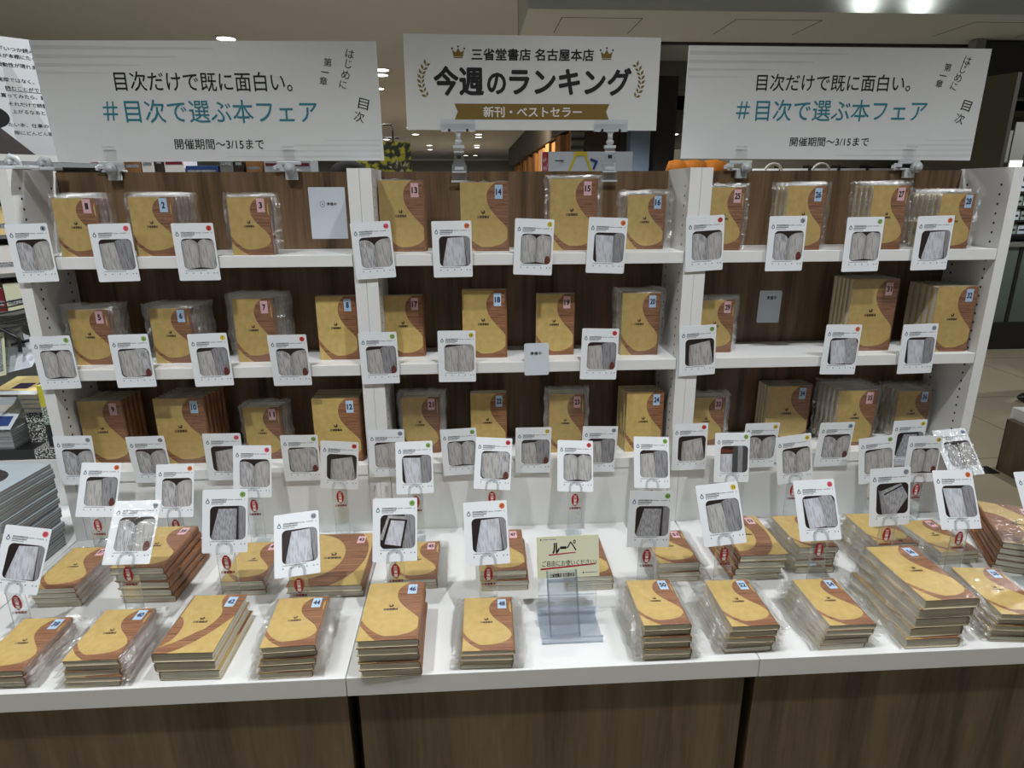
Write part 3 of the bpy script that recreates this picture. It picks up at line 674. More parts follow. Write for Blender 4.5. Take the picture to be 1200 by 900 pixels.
# ------------------------------------------------------------------ photo cards
CW, CH = .105, .148
FRX0, FRX1, FRZ0, FRZ1 = -CW/2+.17*CW, -CW/2+.955*CW, CH/2-.80*CH, CH/2-.265*CH      # photo frame
FW, FH = FRX1-FRX0, FRZ1-FRZ0
FRAME = rrect(FW, FH, .0115, 5, (FRX0+FRX1)/2, (FRZ0+FRZ1)/2)
def px(p): return (FRX0 + p[0]*FW, FRZ1 - p[1]*FH)
def bez(a, c, b_, n=6): return [((1-t)**2*a[0]+2*t*(1-t)*c[0]+t*t*b_[0], (1-t)**2*a[1]+2*t*(1-t)*c[1]+t*t*b_[1]) for t in [i/n for i in range(n+1)]]
PHOTO = {   # polygons in photo space (x right, y down)
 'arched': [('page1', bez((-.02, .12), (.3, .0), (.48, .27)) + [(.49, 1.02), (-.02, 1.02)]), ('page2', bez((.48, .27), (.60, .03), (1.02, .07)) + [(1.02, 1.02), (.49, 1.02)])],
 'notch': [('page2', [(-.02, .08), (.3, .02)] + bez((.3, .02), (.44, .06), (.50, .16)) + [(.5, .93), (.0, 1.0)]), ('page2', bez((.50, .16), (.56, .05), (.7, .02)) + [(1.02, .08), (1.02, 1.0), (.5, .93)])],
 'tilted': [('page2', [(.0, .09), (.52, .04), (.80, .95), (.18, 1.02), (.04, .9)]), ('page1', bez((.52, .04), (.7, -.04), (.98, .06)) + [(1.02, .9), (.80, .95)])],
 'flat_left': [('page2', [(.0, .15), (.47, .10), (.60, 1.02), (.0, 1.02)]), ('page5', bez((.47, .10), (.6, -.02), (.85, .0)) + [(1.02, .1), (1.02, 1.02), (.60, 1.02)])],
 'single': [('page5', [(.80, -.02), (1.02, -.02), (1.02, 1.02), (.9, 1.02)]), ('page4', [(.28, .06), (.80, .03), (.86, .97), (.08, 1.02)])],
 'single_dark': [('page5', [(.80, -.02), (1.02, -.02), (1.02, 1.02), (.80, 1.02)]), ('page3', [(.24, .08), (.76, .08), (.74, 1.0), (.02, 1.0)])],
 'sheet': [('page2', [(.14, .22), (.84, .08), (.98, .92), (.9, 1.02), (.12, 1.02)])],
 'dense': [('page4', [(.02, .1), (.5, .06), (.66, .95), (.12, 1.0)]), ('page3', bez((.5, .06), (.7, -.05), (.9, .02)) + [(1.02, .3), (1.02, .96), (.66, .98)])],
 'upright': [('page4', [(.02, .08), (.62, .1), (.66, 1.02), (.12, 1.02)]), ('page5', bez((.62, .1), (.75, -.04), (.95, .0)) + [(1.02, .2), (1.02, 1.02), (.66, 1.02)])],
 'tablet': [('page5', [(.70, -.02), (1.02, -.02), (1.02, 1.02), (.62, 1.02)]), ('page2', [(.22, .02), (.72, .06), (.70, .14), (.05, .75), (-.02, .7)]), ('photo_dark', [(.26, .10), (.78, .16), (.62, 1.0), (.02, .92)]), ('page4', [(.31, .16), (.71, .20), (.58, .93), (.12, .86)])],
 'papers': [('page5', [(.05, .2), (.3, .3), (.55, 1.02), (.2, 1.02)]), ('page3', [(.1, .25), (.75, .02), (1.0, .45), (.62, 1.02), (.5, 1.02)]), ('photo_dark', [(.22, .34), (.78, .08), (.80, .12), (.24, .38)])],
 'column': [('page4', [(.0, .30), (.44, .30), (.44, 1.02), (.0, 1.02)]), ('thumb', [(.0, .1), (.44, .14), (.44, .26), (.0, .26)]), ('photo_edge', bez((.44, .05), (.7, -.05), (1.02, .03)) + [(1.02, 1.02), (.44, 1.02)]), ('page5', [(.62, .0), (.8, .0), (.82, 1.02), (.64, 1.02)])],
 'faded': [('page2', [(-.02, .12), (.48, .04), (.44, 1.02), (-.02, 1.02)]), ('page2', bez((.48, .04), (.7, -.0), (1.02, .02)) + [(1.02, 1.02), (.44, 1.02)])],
}
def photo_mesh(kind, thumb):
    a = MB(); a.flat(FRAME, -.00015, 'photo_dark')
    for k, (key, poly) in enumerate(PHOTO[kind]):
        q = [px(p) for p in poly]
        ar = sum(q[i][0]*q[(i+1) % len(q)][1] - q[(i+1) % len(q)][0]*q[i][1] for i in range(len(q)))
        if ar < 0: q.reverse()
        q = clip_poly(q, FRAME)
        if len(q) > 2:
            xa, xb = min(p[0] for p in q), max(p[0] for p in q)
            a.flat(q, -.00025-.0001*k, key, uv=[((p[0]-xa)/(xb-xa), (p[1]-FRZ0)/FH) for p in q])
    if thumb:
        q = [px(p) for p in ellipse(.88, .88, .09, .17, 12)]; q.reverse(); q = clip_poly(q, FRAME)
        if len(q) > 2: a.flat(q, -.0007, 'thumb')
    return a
_card_parts = {}
def card_sheet():
    a = MB(); a.prism(rrect(CW, CH, .0035, 3), 0, .0006, 'paper')
    X = lambda f: -CW/2 + f*CW
    Z = lambda f: CH/2 - f*CH
    def bar(x0, x1, zc, hh, key): a.flat([(X(x0), Z(zc)-hh/2), (X(x1), Z(zc)-hh/2), (X(x1), Z(zc)+hh/2), (X(x0), Z(zc)+hh/2)], -.00012, key)
    bar(.205, .54, .165, .0040, 'print'); bar(.56, .68, .167, .0022, 'print2'); bar(.71, .88, .167, .0022, 'print2'); bar(.20, .52, .200, .0036, 'print'); bar(.20, .46, .232, .0022, 'print2')
    bar(.17, .70, .822, .0020, 'print2')
    for x in (.19, .36, .54, .71, .86, .94): a.flat(ellipse(X(x), Z(.868), .0016, .0016, 8), -.00012, 'iconink')
    bar(.93, .94, .17, .004, 'iconink')
    dx, dz = X(.115), Z(.200)                                    # drop-shaped mark
    drop = [(dx+.0046*math.cos(R_(d)), dz+.0042*math.sin(R_(d))) for d in range(-210, 31, 24)] + [(dx, dz+.0092)]
    a.flat(drop, -.00012, 'dropblue'); a.flat([(dx+(p[0]-dx)*.55, dz+(p[1]-dz)*.5) for p in drop], -.0002, 'paper')
    return a.build('card_sheet').data
def sticker(color, n):
    a = MB(); cx, cz = -CW/2+.885*CW, CH/2-.088*CH
    a.prism(ellipse(cx, cz, .0068, .0068, 20), -.0003, -.0001, 'st_'+color)
    s = str(n); tw = .0074 if len(s) == 2 else .0034
    a.text(s, (cx-tw/2, cx+tw/2, cz-.0034, cz+.0034), -.0004, 'ink', .012)
    return a
def pose(c):
    x, y, z, t, r_, yw = c
    return Matrix.Translation((x, y, z)) @ Matrix.Rotation(R_(yw), 4, 'Z') @ Matrix.Rotation(R_(-t), 4, 'X') @ Matrix.Rotation(R_(r_), 4, 'Y')
def make_card(c, kind, thumb, color, n, label, group, sleeve=False):
    o = thing('photo_card', label, 'card', mtx=pose(c), group=group)
    if 'sheet' not in _card_parts:
        _card_parts['sheet'] = card_sheet(); bpy.data.objects.remove(bpy.data.objects['card_sheet'])
    s = bpy.data.objects.new('card_sheet', _card_parts['sheet']); COL.objects.link(s); s.parent = o
    if (kind, thumb) not in _card_parts: _card_parts[(kind, thumb)] = photo_mesh(kind, thumb).build('printed_photo', o)
    else:
        p = _card_parts[(kind, thumb)].copy(); COL.objects.link(p); p.parent = o
    sticker(color, n).build('round_sticker', o)
    if sleeve:
        a = MB(); q = random.Random(n); nx, nz = 12, 16
        vs = [(-CW/2-.002 + (CW+.004)*i/nx, -.0014-q.uniform(0, .0014), -CH/2-.002+(CH+.004)*j/nz) for j in range(nz+1) for i in range(nx+1)]
        a.mesh(vs, [(j*(nx+1)+i, j*(nx+1)+i+1, (j+1)*(nx+1)+i+1, (j+1)*(nx+1)+i) for j in range(nz) for i in range(nx)], 'flap' if n == 60 else 'film', sm=True); a.build('clear_sleeve', o)
    return o
HANG_A = [((-.845, -.008, .838, 1.4, -1.7, -.1), 'arched', 0, 'grey', 0), ((-.640, -.008, .837, -.1, -1.1, .5), 'flat_left', 0, 'pink', 2), ((-.433, -.008, .837, -1.6, -.2, 1.6), 'notch', 0, 'red', 3), ((.025, -.008, .837, -1.1, -3.2, .6), 'arched', 0, 'pink', 13),
 ((.234, -.008, .838, -1.4, -.6, .4), 'single', 0, 'orange', 14), ((.452, -.008, .842, .1, 2.3, -.3), 'notch', 1, 'yellow', 15), ((.650, -.008, .844, -1.4, 1.9, -1.3), 'upright', 0, 'orange', 16), ((.920, -.008, .847, -2.0, -3.3, -.8), 'arched', 0, 'red', 25),
 ((1.148, -.008, .845, .5, -.5, -.1), 'arched', 1, 'grey', 26), ((1.367, -.008, .841, .7, -.7, -.1), 'notch', 0, 'green', 27), ((1.567, -.008, .843, -.1, -1.0, -.1), 'single', 0, 'orange', 28)]
HANG_B = [((-.845, -.008, .546, -.1, -1.4, .6), 'notch', 0, 'green', 5), ((-.643, -.008, .547, .9, -1.2, -.8), 'tilted', 1, 'green', 6), ((-.435, -.008, .546, 1.2, -1.5, -.4), 'flat_left', 1, 'yellow', 7), ((-.222, -.010, .541, -4.4, -.5, -.8), 'arched', 1, 'red', 8),
 ((.022, -.008, .542, -.7, -.8, .3), 'flat_left', 1, 'green', 17), ((.238, -.008, .543, 0, .4, 0), 'faded', 0, 'yellow', 18), ((.641, -.008, .542, 1.2, 1.6, 0), 'flat_left', 1, 'red', 20), ((.924, -.008, .547, -1.5, -3.6, -1.6), 'sheet', 0, 'green', 29),
 ((1.348, -.008, .542, .5, .9, -.8), 'dense', 0, 'orange', 31), ((1.580, -.008, .540, .8, -1.1, -.4), 'upright', 0, 'grey', 32)]
HANG_C = [((-.844, -.011, .261, 1.7, .8, .3), 'arched', 0, 'grey', 9), ((-.643, -.010, .257, -4.7, -.4, .5), 'arched', 1, 'grey', 10), ((-.435, -.010, .259, -2.9, 1.1, .8), 'sheet', 0, 'pink', 11), ((-.219, -.012, .250, -4.7, 1.0, .7), 'tilted', 1, 'green', 12),
 ((.027, -.010, .257, -.6, .4, .9), 'faded', 0, 'grey', 21), ((.238, -.010, .255, -1.6, -2.5, -.3), 'notch', 0, 'green', 22), ((.454, -.010, .254, -3.5, .3, -.6), 'flat_left', 1, 'yellow', 23), ((.649, -.010, .252, -2.6, 2.1, .9), 'flat_left', 0, 'grey', 24),
 ((.923, -.011, .252, 1.0, -1.0, -.7), 'sheet', 0, 'red', 33), ((1.138, -.010, .250, -4.2, 0, .5), 'arched', 0, 'yellow', 34), ((1.368, -.012, .247, -5.0, -.9, -.6), 'arched', 1, 'blue', 35), ((1.599, -.011, .246, -.5, -1.2, .5), 'single_dark', 0, 'yellow', 36)]
desc = {'arched': 'an open book', 'flat_left': 'an open book with one page bulging', 'notch': 'an open book with a dark notch', 'single': 'one pale page', 'upright': 'an upright page beside a curved one', 'tilted': 'a tilted open book', 'faded': 'a faint open spread', 'sheet': 'a single slanted page',
        'dense': 'dense pages of print', 'single_dark': 'one dim page', 'tablet': 'a framed list', 'papers': 'overlapping papers', 'column': 'a half page beside a dark page'}
def hang(lst, shelf, above):
    for c, kind, th, colr, n in lst:
        who = 'below the book tagged %s' % say(n) if n else 'over the outer side panel'
        make_card(c, kind, th, colr, n or 1, 'white photo card with %s dot on %s edge, %s' % (colr, shelf, who), 'photo cards on the %s edge' % shelf)
hang(HANG_A, 'top shelf', 0); hang(HANG_B, 'middle shelf', 0); hang(HANG_C, 'bottom shelf', 0)

# ------------------------------------------------------------------ clear stands that carry a card
def stand_parts(H):
    a = MB(); w2 = .021
    prof = [(.050, .0016), (.006, .0016), (.0015, .004), (.0, .010), (.0, H)]
    a.strip_x(prof[::-1], -w2, w2, .0014, 'acryl')
    for x in (-w2, w2): a.box(x-.0004, x+.0004, -.0010, .0018, .006, H, 'acryl_edge')
    up = a
    l = MB(); zc = H-.032
    l.flat(ellipse(0, zc, .0105, .0195, 28), -.0017, 'redmark')
    for k, ch in enumerate('三省堂'): l.text(ch, (-.0046, .0046, zc+.0050-k*.0104, zc+.0134-k*.0104), -.0019, 'whiteink', .03)
    l.text('三省堂書店', (-.0165, .0165, zc-.0295, zc-.0232), -.0017, 'redtext', .05)
    return up, l
def tongue_mesh():
    a = MB(); ro, ri = .0200, .0135
    outer = [(ro*math.cos(R_(d)), .008+ro*math.sin(R_(d))) for d in range(180, -1, -15)]; inner = [(ri*math.cos(R_(d)), .008+ri*math.sin(R_(d))) for d in range(180, -1, -15)]
    outer = [(-ro, -.006)] + outer + [(ro, -.006)]; inner = [(-ri, -.006)] + inner + [(ri, -.006)]
    for i in range(len(outer)-1):
        q = [outer[i], outer[i+1], inner[i+1], inner[i]]
        a.flat(q[::-1], -.0032, 'acryl_edge'); a.flat(q, -.0022, 'acryl')
    return a
def make_stand(c, label, group):
    Mx = pose(c); bot = Mx @ Vector((0, 0, -CH/2)); H = bot.z + .004
    o = thing('card_stand', label, 'card stand', (bot.x, bot.y + .004, .0006), group)
    up, l = stand_parts(H); p = up.build('upright_strip', o); l.build('red_oval_mark', p)
    t_ = tongue_mesh().build('front_tongue', o)
    t_.matrix_world = Mx @ Matrix.Translation((0, 0, -CH/2+.002)); t_.matrix_parent_inverse = Matrix.Translation((-bot.x, -bot.y-.004, -.0006))
    return o
ROW_D = [((-.756, -.081, .202, 26.7, 3.5, 3.0), 'flat_left', 1, 'orange', 38), ((-.560, -.068, .186, 21.3, .1, -.7), 'arched', 0, 'orange', 40), ((-.342, -.064, .236, 12.9, 1.8, .1), 'arched', 0, 'pink', 42), ((-.101, -.060, .245, -2.0, 5.2, 1.5), 'sheet', 0, 'red', 44),
 ((.110, -.066, .235, 20.8, -.8, .2), 'upright', 0, 'green', 46), ((.334, -.055, .236, 25.6, 3.6, -1.2), 'tilted', 1, 'red', 48), ((.573, -.055, .221, 27.8, 3.9, 2.4), 'notch', 0, 'red', 49), ((.795, -.065, .230, 23.9, 2.7, 1.0), 'flat_left', 0, 'green', 50),
 ((1.035, -.059, .235, 10.7, 1.0, .5), 'column', 0, 'green', 52), ((1.220, -.066, .228, 3.4, -7.3, -1.5), 'arched', 0, 'yellow', 54), ((1.483, -.050, .210, 2.0, -7.0, -3.0), 'faded', 0, 'green', 56), ((1.624, -.054, .210, 1.6, .1, -.8), 'notch', 1, 'yellow', 58), ((1.735, -.050, .228, 42.5, -5.1, -3.0), 'arched', 0, 'blue', 60)]
ROW_E = [((-.760, -.401, .182, 26.3, 8.1, 0), 'single', 0, 'pink', 37), ((-.515, -.380, .232, 41.6, .6, .6), 'arched', 1, 'grey', 39), ((-.308, -.366, .245, 20.6, .2, -.2), 'single_dark', 0, 'green', 41), ((-.142, -.385, .189, 39.1, -5.4, 1.0), 'single', 0, 'grey', 43),
 ((.089, -.378, .214, 27.4, 1.0, 2.0), 'tablet', 0, 'green', 45), ((.307, -.392, .205, 28.2, -1.1, 1.7), 'single', 0, 'orange', 47), ((.705, -.379, .219, 3.3, 1.3, -1.0), 'single_dark', 0, 'green', 51), ((.878, -.388, .232, 25.4, -5.0, -1.0), 'flat_left', 0, 'yellow', 53),
 ((1.126, -.376, .228, 26.8, -1.4, -.2), 'dense', 0, 'pink', 55), ((1.308, -.375, .257, 9.4, -1.8, 1.0), 'papers', 0, 'grey', 57), ((1.500, -.356, .234, 28.8, 0, -.4), 'upright', 0, 'orange', 59), ((1.709, -.373, .233, 32.6, -1.4, .4), 'arched', 0, 'grey', 61)]
def stands(lst, where, shelf):
    for i, (c, kind, th, colr, n) in enumerate(lst):
        gl = n in (39, 60)
        what = ('glossy ' if gl else '') + 'photo card with %s dot' % colr
        pos = '%s from the left %s' % (ORD[i], 'of those propped by the riser' if shelf == 'rear' else 'of those between counter rows')
        make_card(c, kind, th, colr, n, what + ', ' + pos, 'photo cards on stands', gl)
        make_stand(c, 'clear red-marked card stand, %s' % pos, 'clear card stands')
stands(ROW_D, '', 'rear'); stands(ROW_E, '', 'front')

# ------------------------------------------------------------------ handwritten placeholder papers
def note(mtx, w_, h_, text, rect, label, name='placeholder_paper', key='bluenote', circled=False):
    a = MB(); a.prism(rrect(w_, h_, .002 if circled else .005, 3), 0, .0004, key)
    a.text(text, rect, -.00015, 'ink', .02)
    if circled:
        cx, cz = rect[0]-.012, (rect[2]+rect[3])/2
        for i in range(16):
            p = [(cx+r_*math.cos(2*math.pi*k/16), cz+1.15*r_*math.sin(2*math.pi*k/16)) for k in (i, i+1) for r_ in (.0075, .0065)]
            a.flat([p[0], p[2], p[3], p[1]], -.00015, 'ink')
        a.text('4', (cx-.0025, cx+.0025, cz-.004, cz+.004), -.00015, 'ink')
    o = a.build(name); o.matrix_world = mtx; tag(o, label, 'paper', 'handwritten placeholder papers'); return o
note(Matrix.Translation((-.128, BD-.0012, .927)), .104, .145, '準備中', (-.002, .026, .021, .030), 'white paper with a circled 4 taped to the back panel right of book 3', circled=True)
note(Matrix.Translation((1.218, BD-.0012, .634)) @ Matrix.Rotation(R_(.6), 4, 'Y'), .072, .102, '準備中', (-.012, .020, .022, .034), 'small white handwritten paper on the back panel beside the book tagged 29')
note(Matrix.Translation((.463, -.0012, .529)) @ Matrix.Rotation(R_(-.8), 4, 'Y'), .070, .094, '準備中', (-.018, .014, .012, .022), 'small white handwritten paper on the middle shelf edge below the book tagged 19')

# ------------------------------------------------------------------ signs above the bookcases
SY = .192
def part_text(o, name, items, key, T=None):
    a = MB()
    for body, rect, wgt in items: a.text(body, rect, SY-.0008, key, wgt, T=T)
    return a.build(name, o)
def rot_text(a, chars, pts, size, ang, key):
    for ch, (x, z) in zip(chars, pts):
        s = size/2
        T_ = Matrix.Translation((x, SY-.0008, z)) @ Matrix.Rotation(R_(ang), 4, 'Y')
        if ch == '一': a.text(ch, (-s, s, -.0012, .0012), 0, key, 0, T=T_)
        elif ch == 'じ': a.text(ch, (-s*.75, s*.75, -s, s), 0, key, 0, T=T_)
        elif ch == 'に': a.text(ch, (-s*.85, s*.85, -s*.9, s*.9), 0, key, 0, T=T_)
        else: a.text(ch, (-s, s, -s, s), 0, key, 0, T=T_)
def board(o, poly, bands=None):
    a = MB(); a.prism(poly, SY, SY+.005, 'board')
    if bands:
        x0, x1, z1, z0 = bands
        for k, (dz, hh, ln, ky) in enumerate(((.012, .010, .95, 'board_band'), (.034, .009, .75, 'board_band'), (.055, .008, .55, 'board_band'), (.075, .006, .35, 'board_band2'))):
            a.flat([(x0+.004+dz*.0, z1-dz-hh), (x0+(x1-x0)*ln*.55, z1-dz-hh*.6), (x0+(x1-x0)*ln*.55, z1-dz-hh*.4), (x0+.004, z1-dz)], SY-.0004, ky)
            a.flat([(x1-.004, z0+dz*.7), (x1-.004, z0+dz*.7+hh*.8), (x1-(x1-x0)*ln*.5, z0+dz*.7+hh*.5), (x1-(x1-x0)*ln*.5, z0+dz*.7+hh*.3)], SY-.0004, 'board_band2')
    return a.build('board_panel', o)
sl = thing('sign_board', 'long white fair sign with teal hashtag headline above the books tagged 1 to 12', 'sign', group='long white fair signs')
board(sl, [(-.852, 1.0683), (.0418, 1.0715), (.0374, 1.3774), (-.8675, 1.372)], (-.866, .038, 1.373, 1.070))
sr = thing('sign_board', 'long white fair sign with teal hashtag headline above the books tagged 25 to 36', 'sign', group='long white fair signs')
board(sr, [(.9005, 1.0760), (1.7834, 1.0690), (1.7862, 1.3717), (.9031, 1.3737)], (.902, 1.785, 1.372, 1.071))
part_text(sl, 'headline_lettering', [('目次だけで既に面白い。', (-.6653, -.1954, 1.2501, 1.2989), .006)], 'ink')
part_text(sl, 'hashtag_lettering', [('＃目次で選ぶ本フェア', (-.7084, -.1339, 1.1701, 1.2287), .006)], 'teal')
part_text(sl, 'date_lettering', [('開催期間〜3/15まで', (-.5311, -.2882, 1.1014, 1.1288), .006)], 'ink')
a = MB(); rot_text(a, '第一章', [(-.0947, 1.3241), (-.1039, 1.2995), (-.110, 1.2774)], .021, 8, 'ink'); a.build('vertical_lettering', sl)
a = MB(); rot_text(a, 'はじめに', [(-.0335, 1.3455), (-.0390, 1.3202), (-.0490, 1.2935), (-.058, 1.2688)], .022, 14, 'ink'); a.build('vertical_lettering', sl)
a = MB(); rot_text(a, '目次', [(-.0056, 1.2193), (-.0196, 1.1863)], .028, 14, 'ink'); a.build('vertical_lettering', sl)
part_text(sr, 'headline_lettering', [('目次だけで既に面白い。', (1.1056, 1.5608, 1.2576, 1.3023), .006)], 'ink')
part_text(sr, 'hashtag_lettering', [('＃目次で選ぶ本フェア', (1.0533, 1.6216, 1.1777, 1.2349), .006)], 'teal')
part_text(sr, 'date_lettering', [('開催期間〜3/15まで', (1.2223, 1.4607, 1.1093, 1.1342), .006)], 'ink')
a = MB(); rot_text(a, '第一章', [(1.6637, 1.3221), (1.6535, 1.3005), (1.6465, 1.2793)], .021, 8, 'ink'); a.build('vertical_lettering', sr)
a = MB(); rot_text(a, 'はじめに', [(1.7188, 1.3402), (1.7106, 1.3179), (1.7003, 1.2951), (1.692, 1.2724)], .022, 14, 'ink'); a.build('vertical_lettering', sr)
a = MB(); rot_text(a, '目次', [(1.7412, 1.2203), (1.7275, 1.1854)], .028, 14, 'ink'); a.build('vertical_lettering', sr)
sc = thing('sign_board', 'white ranking sign with gold crowns, laurels and ribbon above the middle bookcase', 'sign')
board(sc, [(.1112, 1.1531), (.8225, 1.1516), (.8223, 1.3922), (.1118, 1.3967)])
part_text(sc, 'shop_name_lettering', [('三省堂書店 名古屋本店', (.2967, .6346, 1.3320, 1.3612), .022)], 'ink')
part_text(sc, 'ranking_lettering', [('今週', (.1923, .3270, 1.2440, 1.3148), .034), ('の', (.3400, .3890, 1.2480, 1.2990), .034), ('ランキング', (.4020, .7416, 1.2458, 1.3130), .034)], 'ink')
a = MB(); x0, x1, z0, z1 = .2457, .6842, 1.1806, 1.2215; zm = (z0+z1)/2
a.flat([(x0, z0), (x1, z0), (x1-.009, zm), (x1, z1), (x0, z1), (x0+.009, zm)], SY-.0006, 'gold'); a.build('gold_ribbon', sc)
a = MB(); a.text('新刊・ベストセラー', (.3270, .6052, 1.1867, 1.2141), SY-.0012, 'whiteink', .02); a.build('ribbon_lettering', sc)
def crown(x0, x1, z0, z1):
    a = MB(); w_ = x1-x0; h_ = z1-z0; P = lambda u_, v_: (x0+u_*w_, z0+v_*h_)
    a.flat([P(.15, .14), P(.85, .14), P(.93, .68), P(.68, .48), P(.5, .86), P(.32, .48), P(.07, .68)], SY-.0006, 'gold')
    a.flat([P(.17, 0), P(.83, 0), P(.84, .09), P(.16, .09)], SY-.0006, 'gold')
    for u_, v_ in ((.05, .80), (.5, .97), (.95, .80)): a.flat(ellipse(*P(u_, v_), .0025, .0025, 10), SY-.0006, 'ink')
    a.build('gold_crown', sc)
crown(.2416, .2788, 1.3370, 1.3666); crown(.6520, .6902, 1.3355, 1.3655)
def laurel(cx, zc, hh, sgn):
    a = MB()
    for k in range(8):
        t_ = -1 + 2*k/7; x = cx + sgn*.014*(1-t_*t_) - sgn*.004; z = zc + t_*hh*.44
        for s2, L in ((1, .0165), (-1, .0145)):
            d = R_(90 - sgn*s2*42 + sgn*t_*30); p = Vector((x, z)); q = Vector((math.cos(d), math.sin(d)))*L; nrm = Vector((-q.y, q.x))*.22
            pts = [p, p+q*.5+nrm, p+q, p+q*.5-nrm]
            pts = [(v.x, v.y) for v in pts]; a.flat(pts[::-1], SY-.0006, 'gold')
    a.build('gold_laurel', sc)
laurel(.166, 1.2786, .09, -1); laurel(.762, 1.2790, .09, 1)
# clamps of the side signs
def sign_clamp(x, label, group, tilt=1):
    o = thing('sign_clamp', label, 'sign clamp', (x, BD-.004, 1.0414), group)
    a = MB(); a.box(-.026, .026, -.014, .022, .0005, .006, 'clip'); a.box(-.012, .020, -.016, -.0006, -.022, .004, 'clip'); a.box(-.012, .020, .0142, .024, -.022, .004, 'clip'); a.build('clamp_body', o, bevel=.0015)
    a = MB(); a.cyl((.004*tilt, -.030, .008), (.004*tilt, -.016, .008), .0150, 'clip', 24); a.cyl((.004*tilt, -.034, .008), (.004*tilt, -.030, .008), .011, 'clip', 24); a.build('round_knob', o)
    a = MB(); a.box(-.038, -.020, -.012, .004, .008, .020, 'chrome'); a.box(-.046, -.036, -.010, .002, .004, .016, 'chrome'); a.box(-.034, .034, -.012, -.008, .018, .028, 'clip'); a.build('pivot_arm', o, bevel=.002)
    a = MB(); a.flat(rrect(.034, .042, .004, 3, 0, .046), -.0105, 'film'); a.prism(rrect(.034, .0015, .0005, 2, 0, .066), -.0105, -.0090, 'acryl_frame'); a.build('clear_tab', o)
sign_clamp(-.7072, 'grey plastic clamp with round knob holding the left end of the left sign', 'grey sign clamps'); sign_clamp(-.2226, 'grey plastic clamp with round knob holding the right end of the left sign', 'grey sign clamps')
sign_clamp(1.0776, 'grey plastic clamp with round knob holding the left end of the right sign', 'grey sign clamps', 3); sign_clamp(1.5896, 'grey plastic clamp with round knob holding the right end of the right sign', 'grey sign clamps', 4)
def tall_clip(x, label):
    o = thing('sign_clip', label, 'sign clip', (x, BD-.006, 1.0414), 'clear clips under the ranking sign')
    a = MB(); a.box(-.022, .022, -.010, -.007, -.030, .020, 'acryl'); a.box(-.024, .024, -.013, -.007, -.030, -.025, 'chrome'); a.box(-.020, .020, -.016, -.006, -.004, .000, 'chrome')
    a.prism([(-.022, -.002), (.022, -.002), (.015, .030), (-.015, .030)], -.012, .022, 'acryl', side='acryl_edge'); a.box(-.013, .013, -.014, -.0125, .004, .012, 'chrome'); a.build('clip_jaw', o)
    a = MB(); a.box(-.014, .014, -.012, .004, .030, .052, 'acryl'); a.box(-.015, .015, -.013, .005, .050, .054, 'chrome'); a.box(-.006, .006, -.0135, -.0125, .034, .044, 'dark'); a.box(-.016, .016, -.013, .005, .062, .070, 'chrome'); a.box(-.013, .013, -.011, .003, .054, .062, 'acryl_edge')
    a.build('ratchet_block', o, bevel=.001)
    a = MB(); a.tube([(0, -.004, .070), (0, -.004, .076), (0, -.004, .082), (0, -.004, .086)], [.006, .011, .011, .006], 'chrome', 12); a.cyl((0, -.004, .084), (0, -.004, .102), .0075, 'chrome', 10); a.prism([(-.005, .100), (.005, .100), (.018, .112), (-.018, .112)], -.008, .000, 'chrome'); a.build('ball_joint', o)
    a = MB(); a.box(-.048, .048, -.012, -.0092, .108, .138, 'acryl'); a.box(-.048, .048, .0105, .013, .108, .138, 'acryl'); a.box(-.048, -.030, -.014, .0, .1065, .1105, 'chrome'); a.box(.030, .048, -.014, 0, .1065, .1105, 'chrome'); a.box(-.022, .022, -.013, 0, .1070, .1100, 'chrome')
    a.box(-.028, -.022, -.0145, -.013, .1065, .113, 'dark'); a.box(.022, .028, -.0145, -.013, .1065, .113, 'dark'); a.build('sign_gripper', o)
tall_clip(.255, 'tall clear jointed clip under the left half of the ranking sign'); tall_clip(.689, 'tall clear jointed clip under the right half of the ranking sign')

# ------------------------------------------------------------------ magnifier station on the counter
o = thing('notice_card', 'pale green handwritten loupe notice with crimson underlines on the counter', 'notice', mtx=pose((.4985, -.432, .157, 13.5, -.4, .4)))
a = MB(); a.prism(rrect(.148, .1, .001, 2), 0, .0005, 'note')
a.text('ルー', (-.036, -.004, .010, .033), -.0002, 'ink', .06); a.text('ペ', (-.002, .020, .014, .040), -.0002, 'ink', .01)
a.text('ご自由にお使いください♪', (-.062, .068, -.022, -.008), -.0002, 'ink', .004)
a.flat([(-.046, .004), (.018, .0085), (.018, .0108), (-.046, .0072)], -.0002, 'redline'); a.flat([(-.066, -.030), (.066, -.0215), (.066, -.0182), (-.066, -.0258)], -.0002, 'redline')
a.flat(ellipse(-.064, .043, .002, .002, 8), -.0002, 'dropblue'); a.flat([(-.060, .0418), (-.028, .0418), (-.028, .0442), (-.060, .0442)], -.0002, 'print2')
a.flat(ellipse(.036, -.040, .002, .002, 8), -.0002, 'ink'); a.flat([(.040, -.0412), (.070, -.0412), (.070, -.0388), (.040, -.0388)], -.0002, 'print2')
a.build('card_sheet', o)
o = thing('notice_holder', 'clear upright holder carrying the pale green loupe notice', 'card stand', (.4985, -.430, .0006))
a = MB(); a.box(-.071, .071, -.010, -.008, .002, .118, 'acryl'); a.box(-.071, .071, -.010, .045, .0, .002, 'acryl'); a.box(-.071, .071, -.0105, -.0085, .056, .0585, 'acryl_edge'); a.build('clear_panel', o)
o = thing('loupe_tray', 'pale blue clear tray lying under the rectangular magnifier on the counter', 'tray', (.4965, -.54, .0006))
a = MB(); a.box(-.070, .070, 0, .118, .0005, .0032, 'acryl_blue'); a.build('base_plate', o)
a = MB(); a.box(-.070, .070, -.003, 0, .0005, .0165, 'acryl_blue'); a.box(-.070, .070, -.0034, .0004, .0150, .0168, 'acryl_frame'); a.build('front_lip', o)
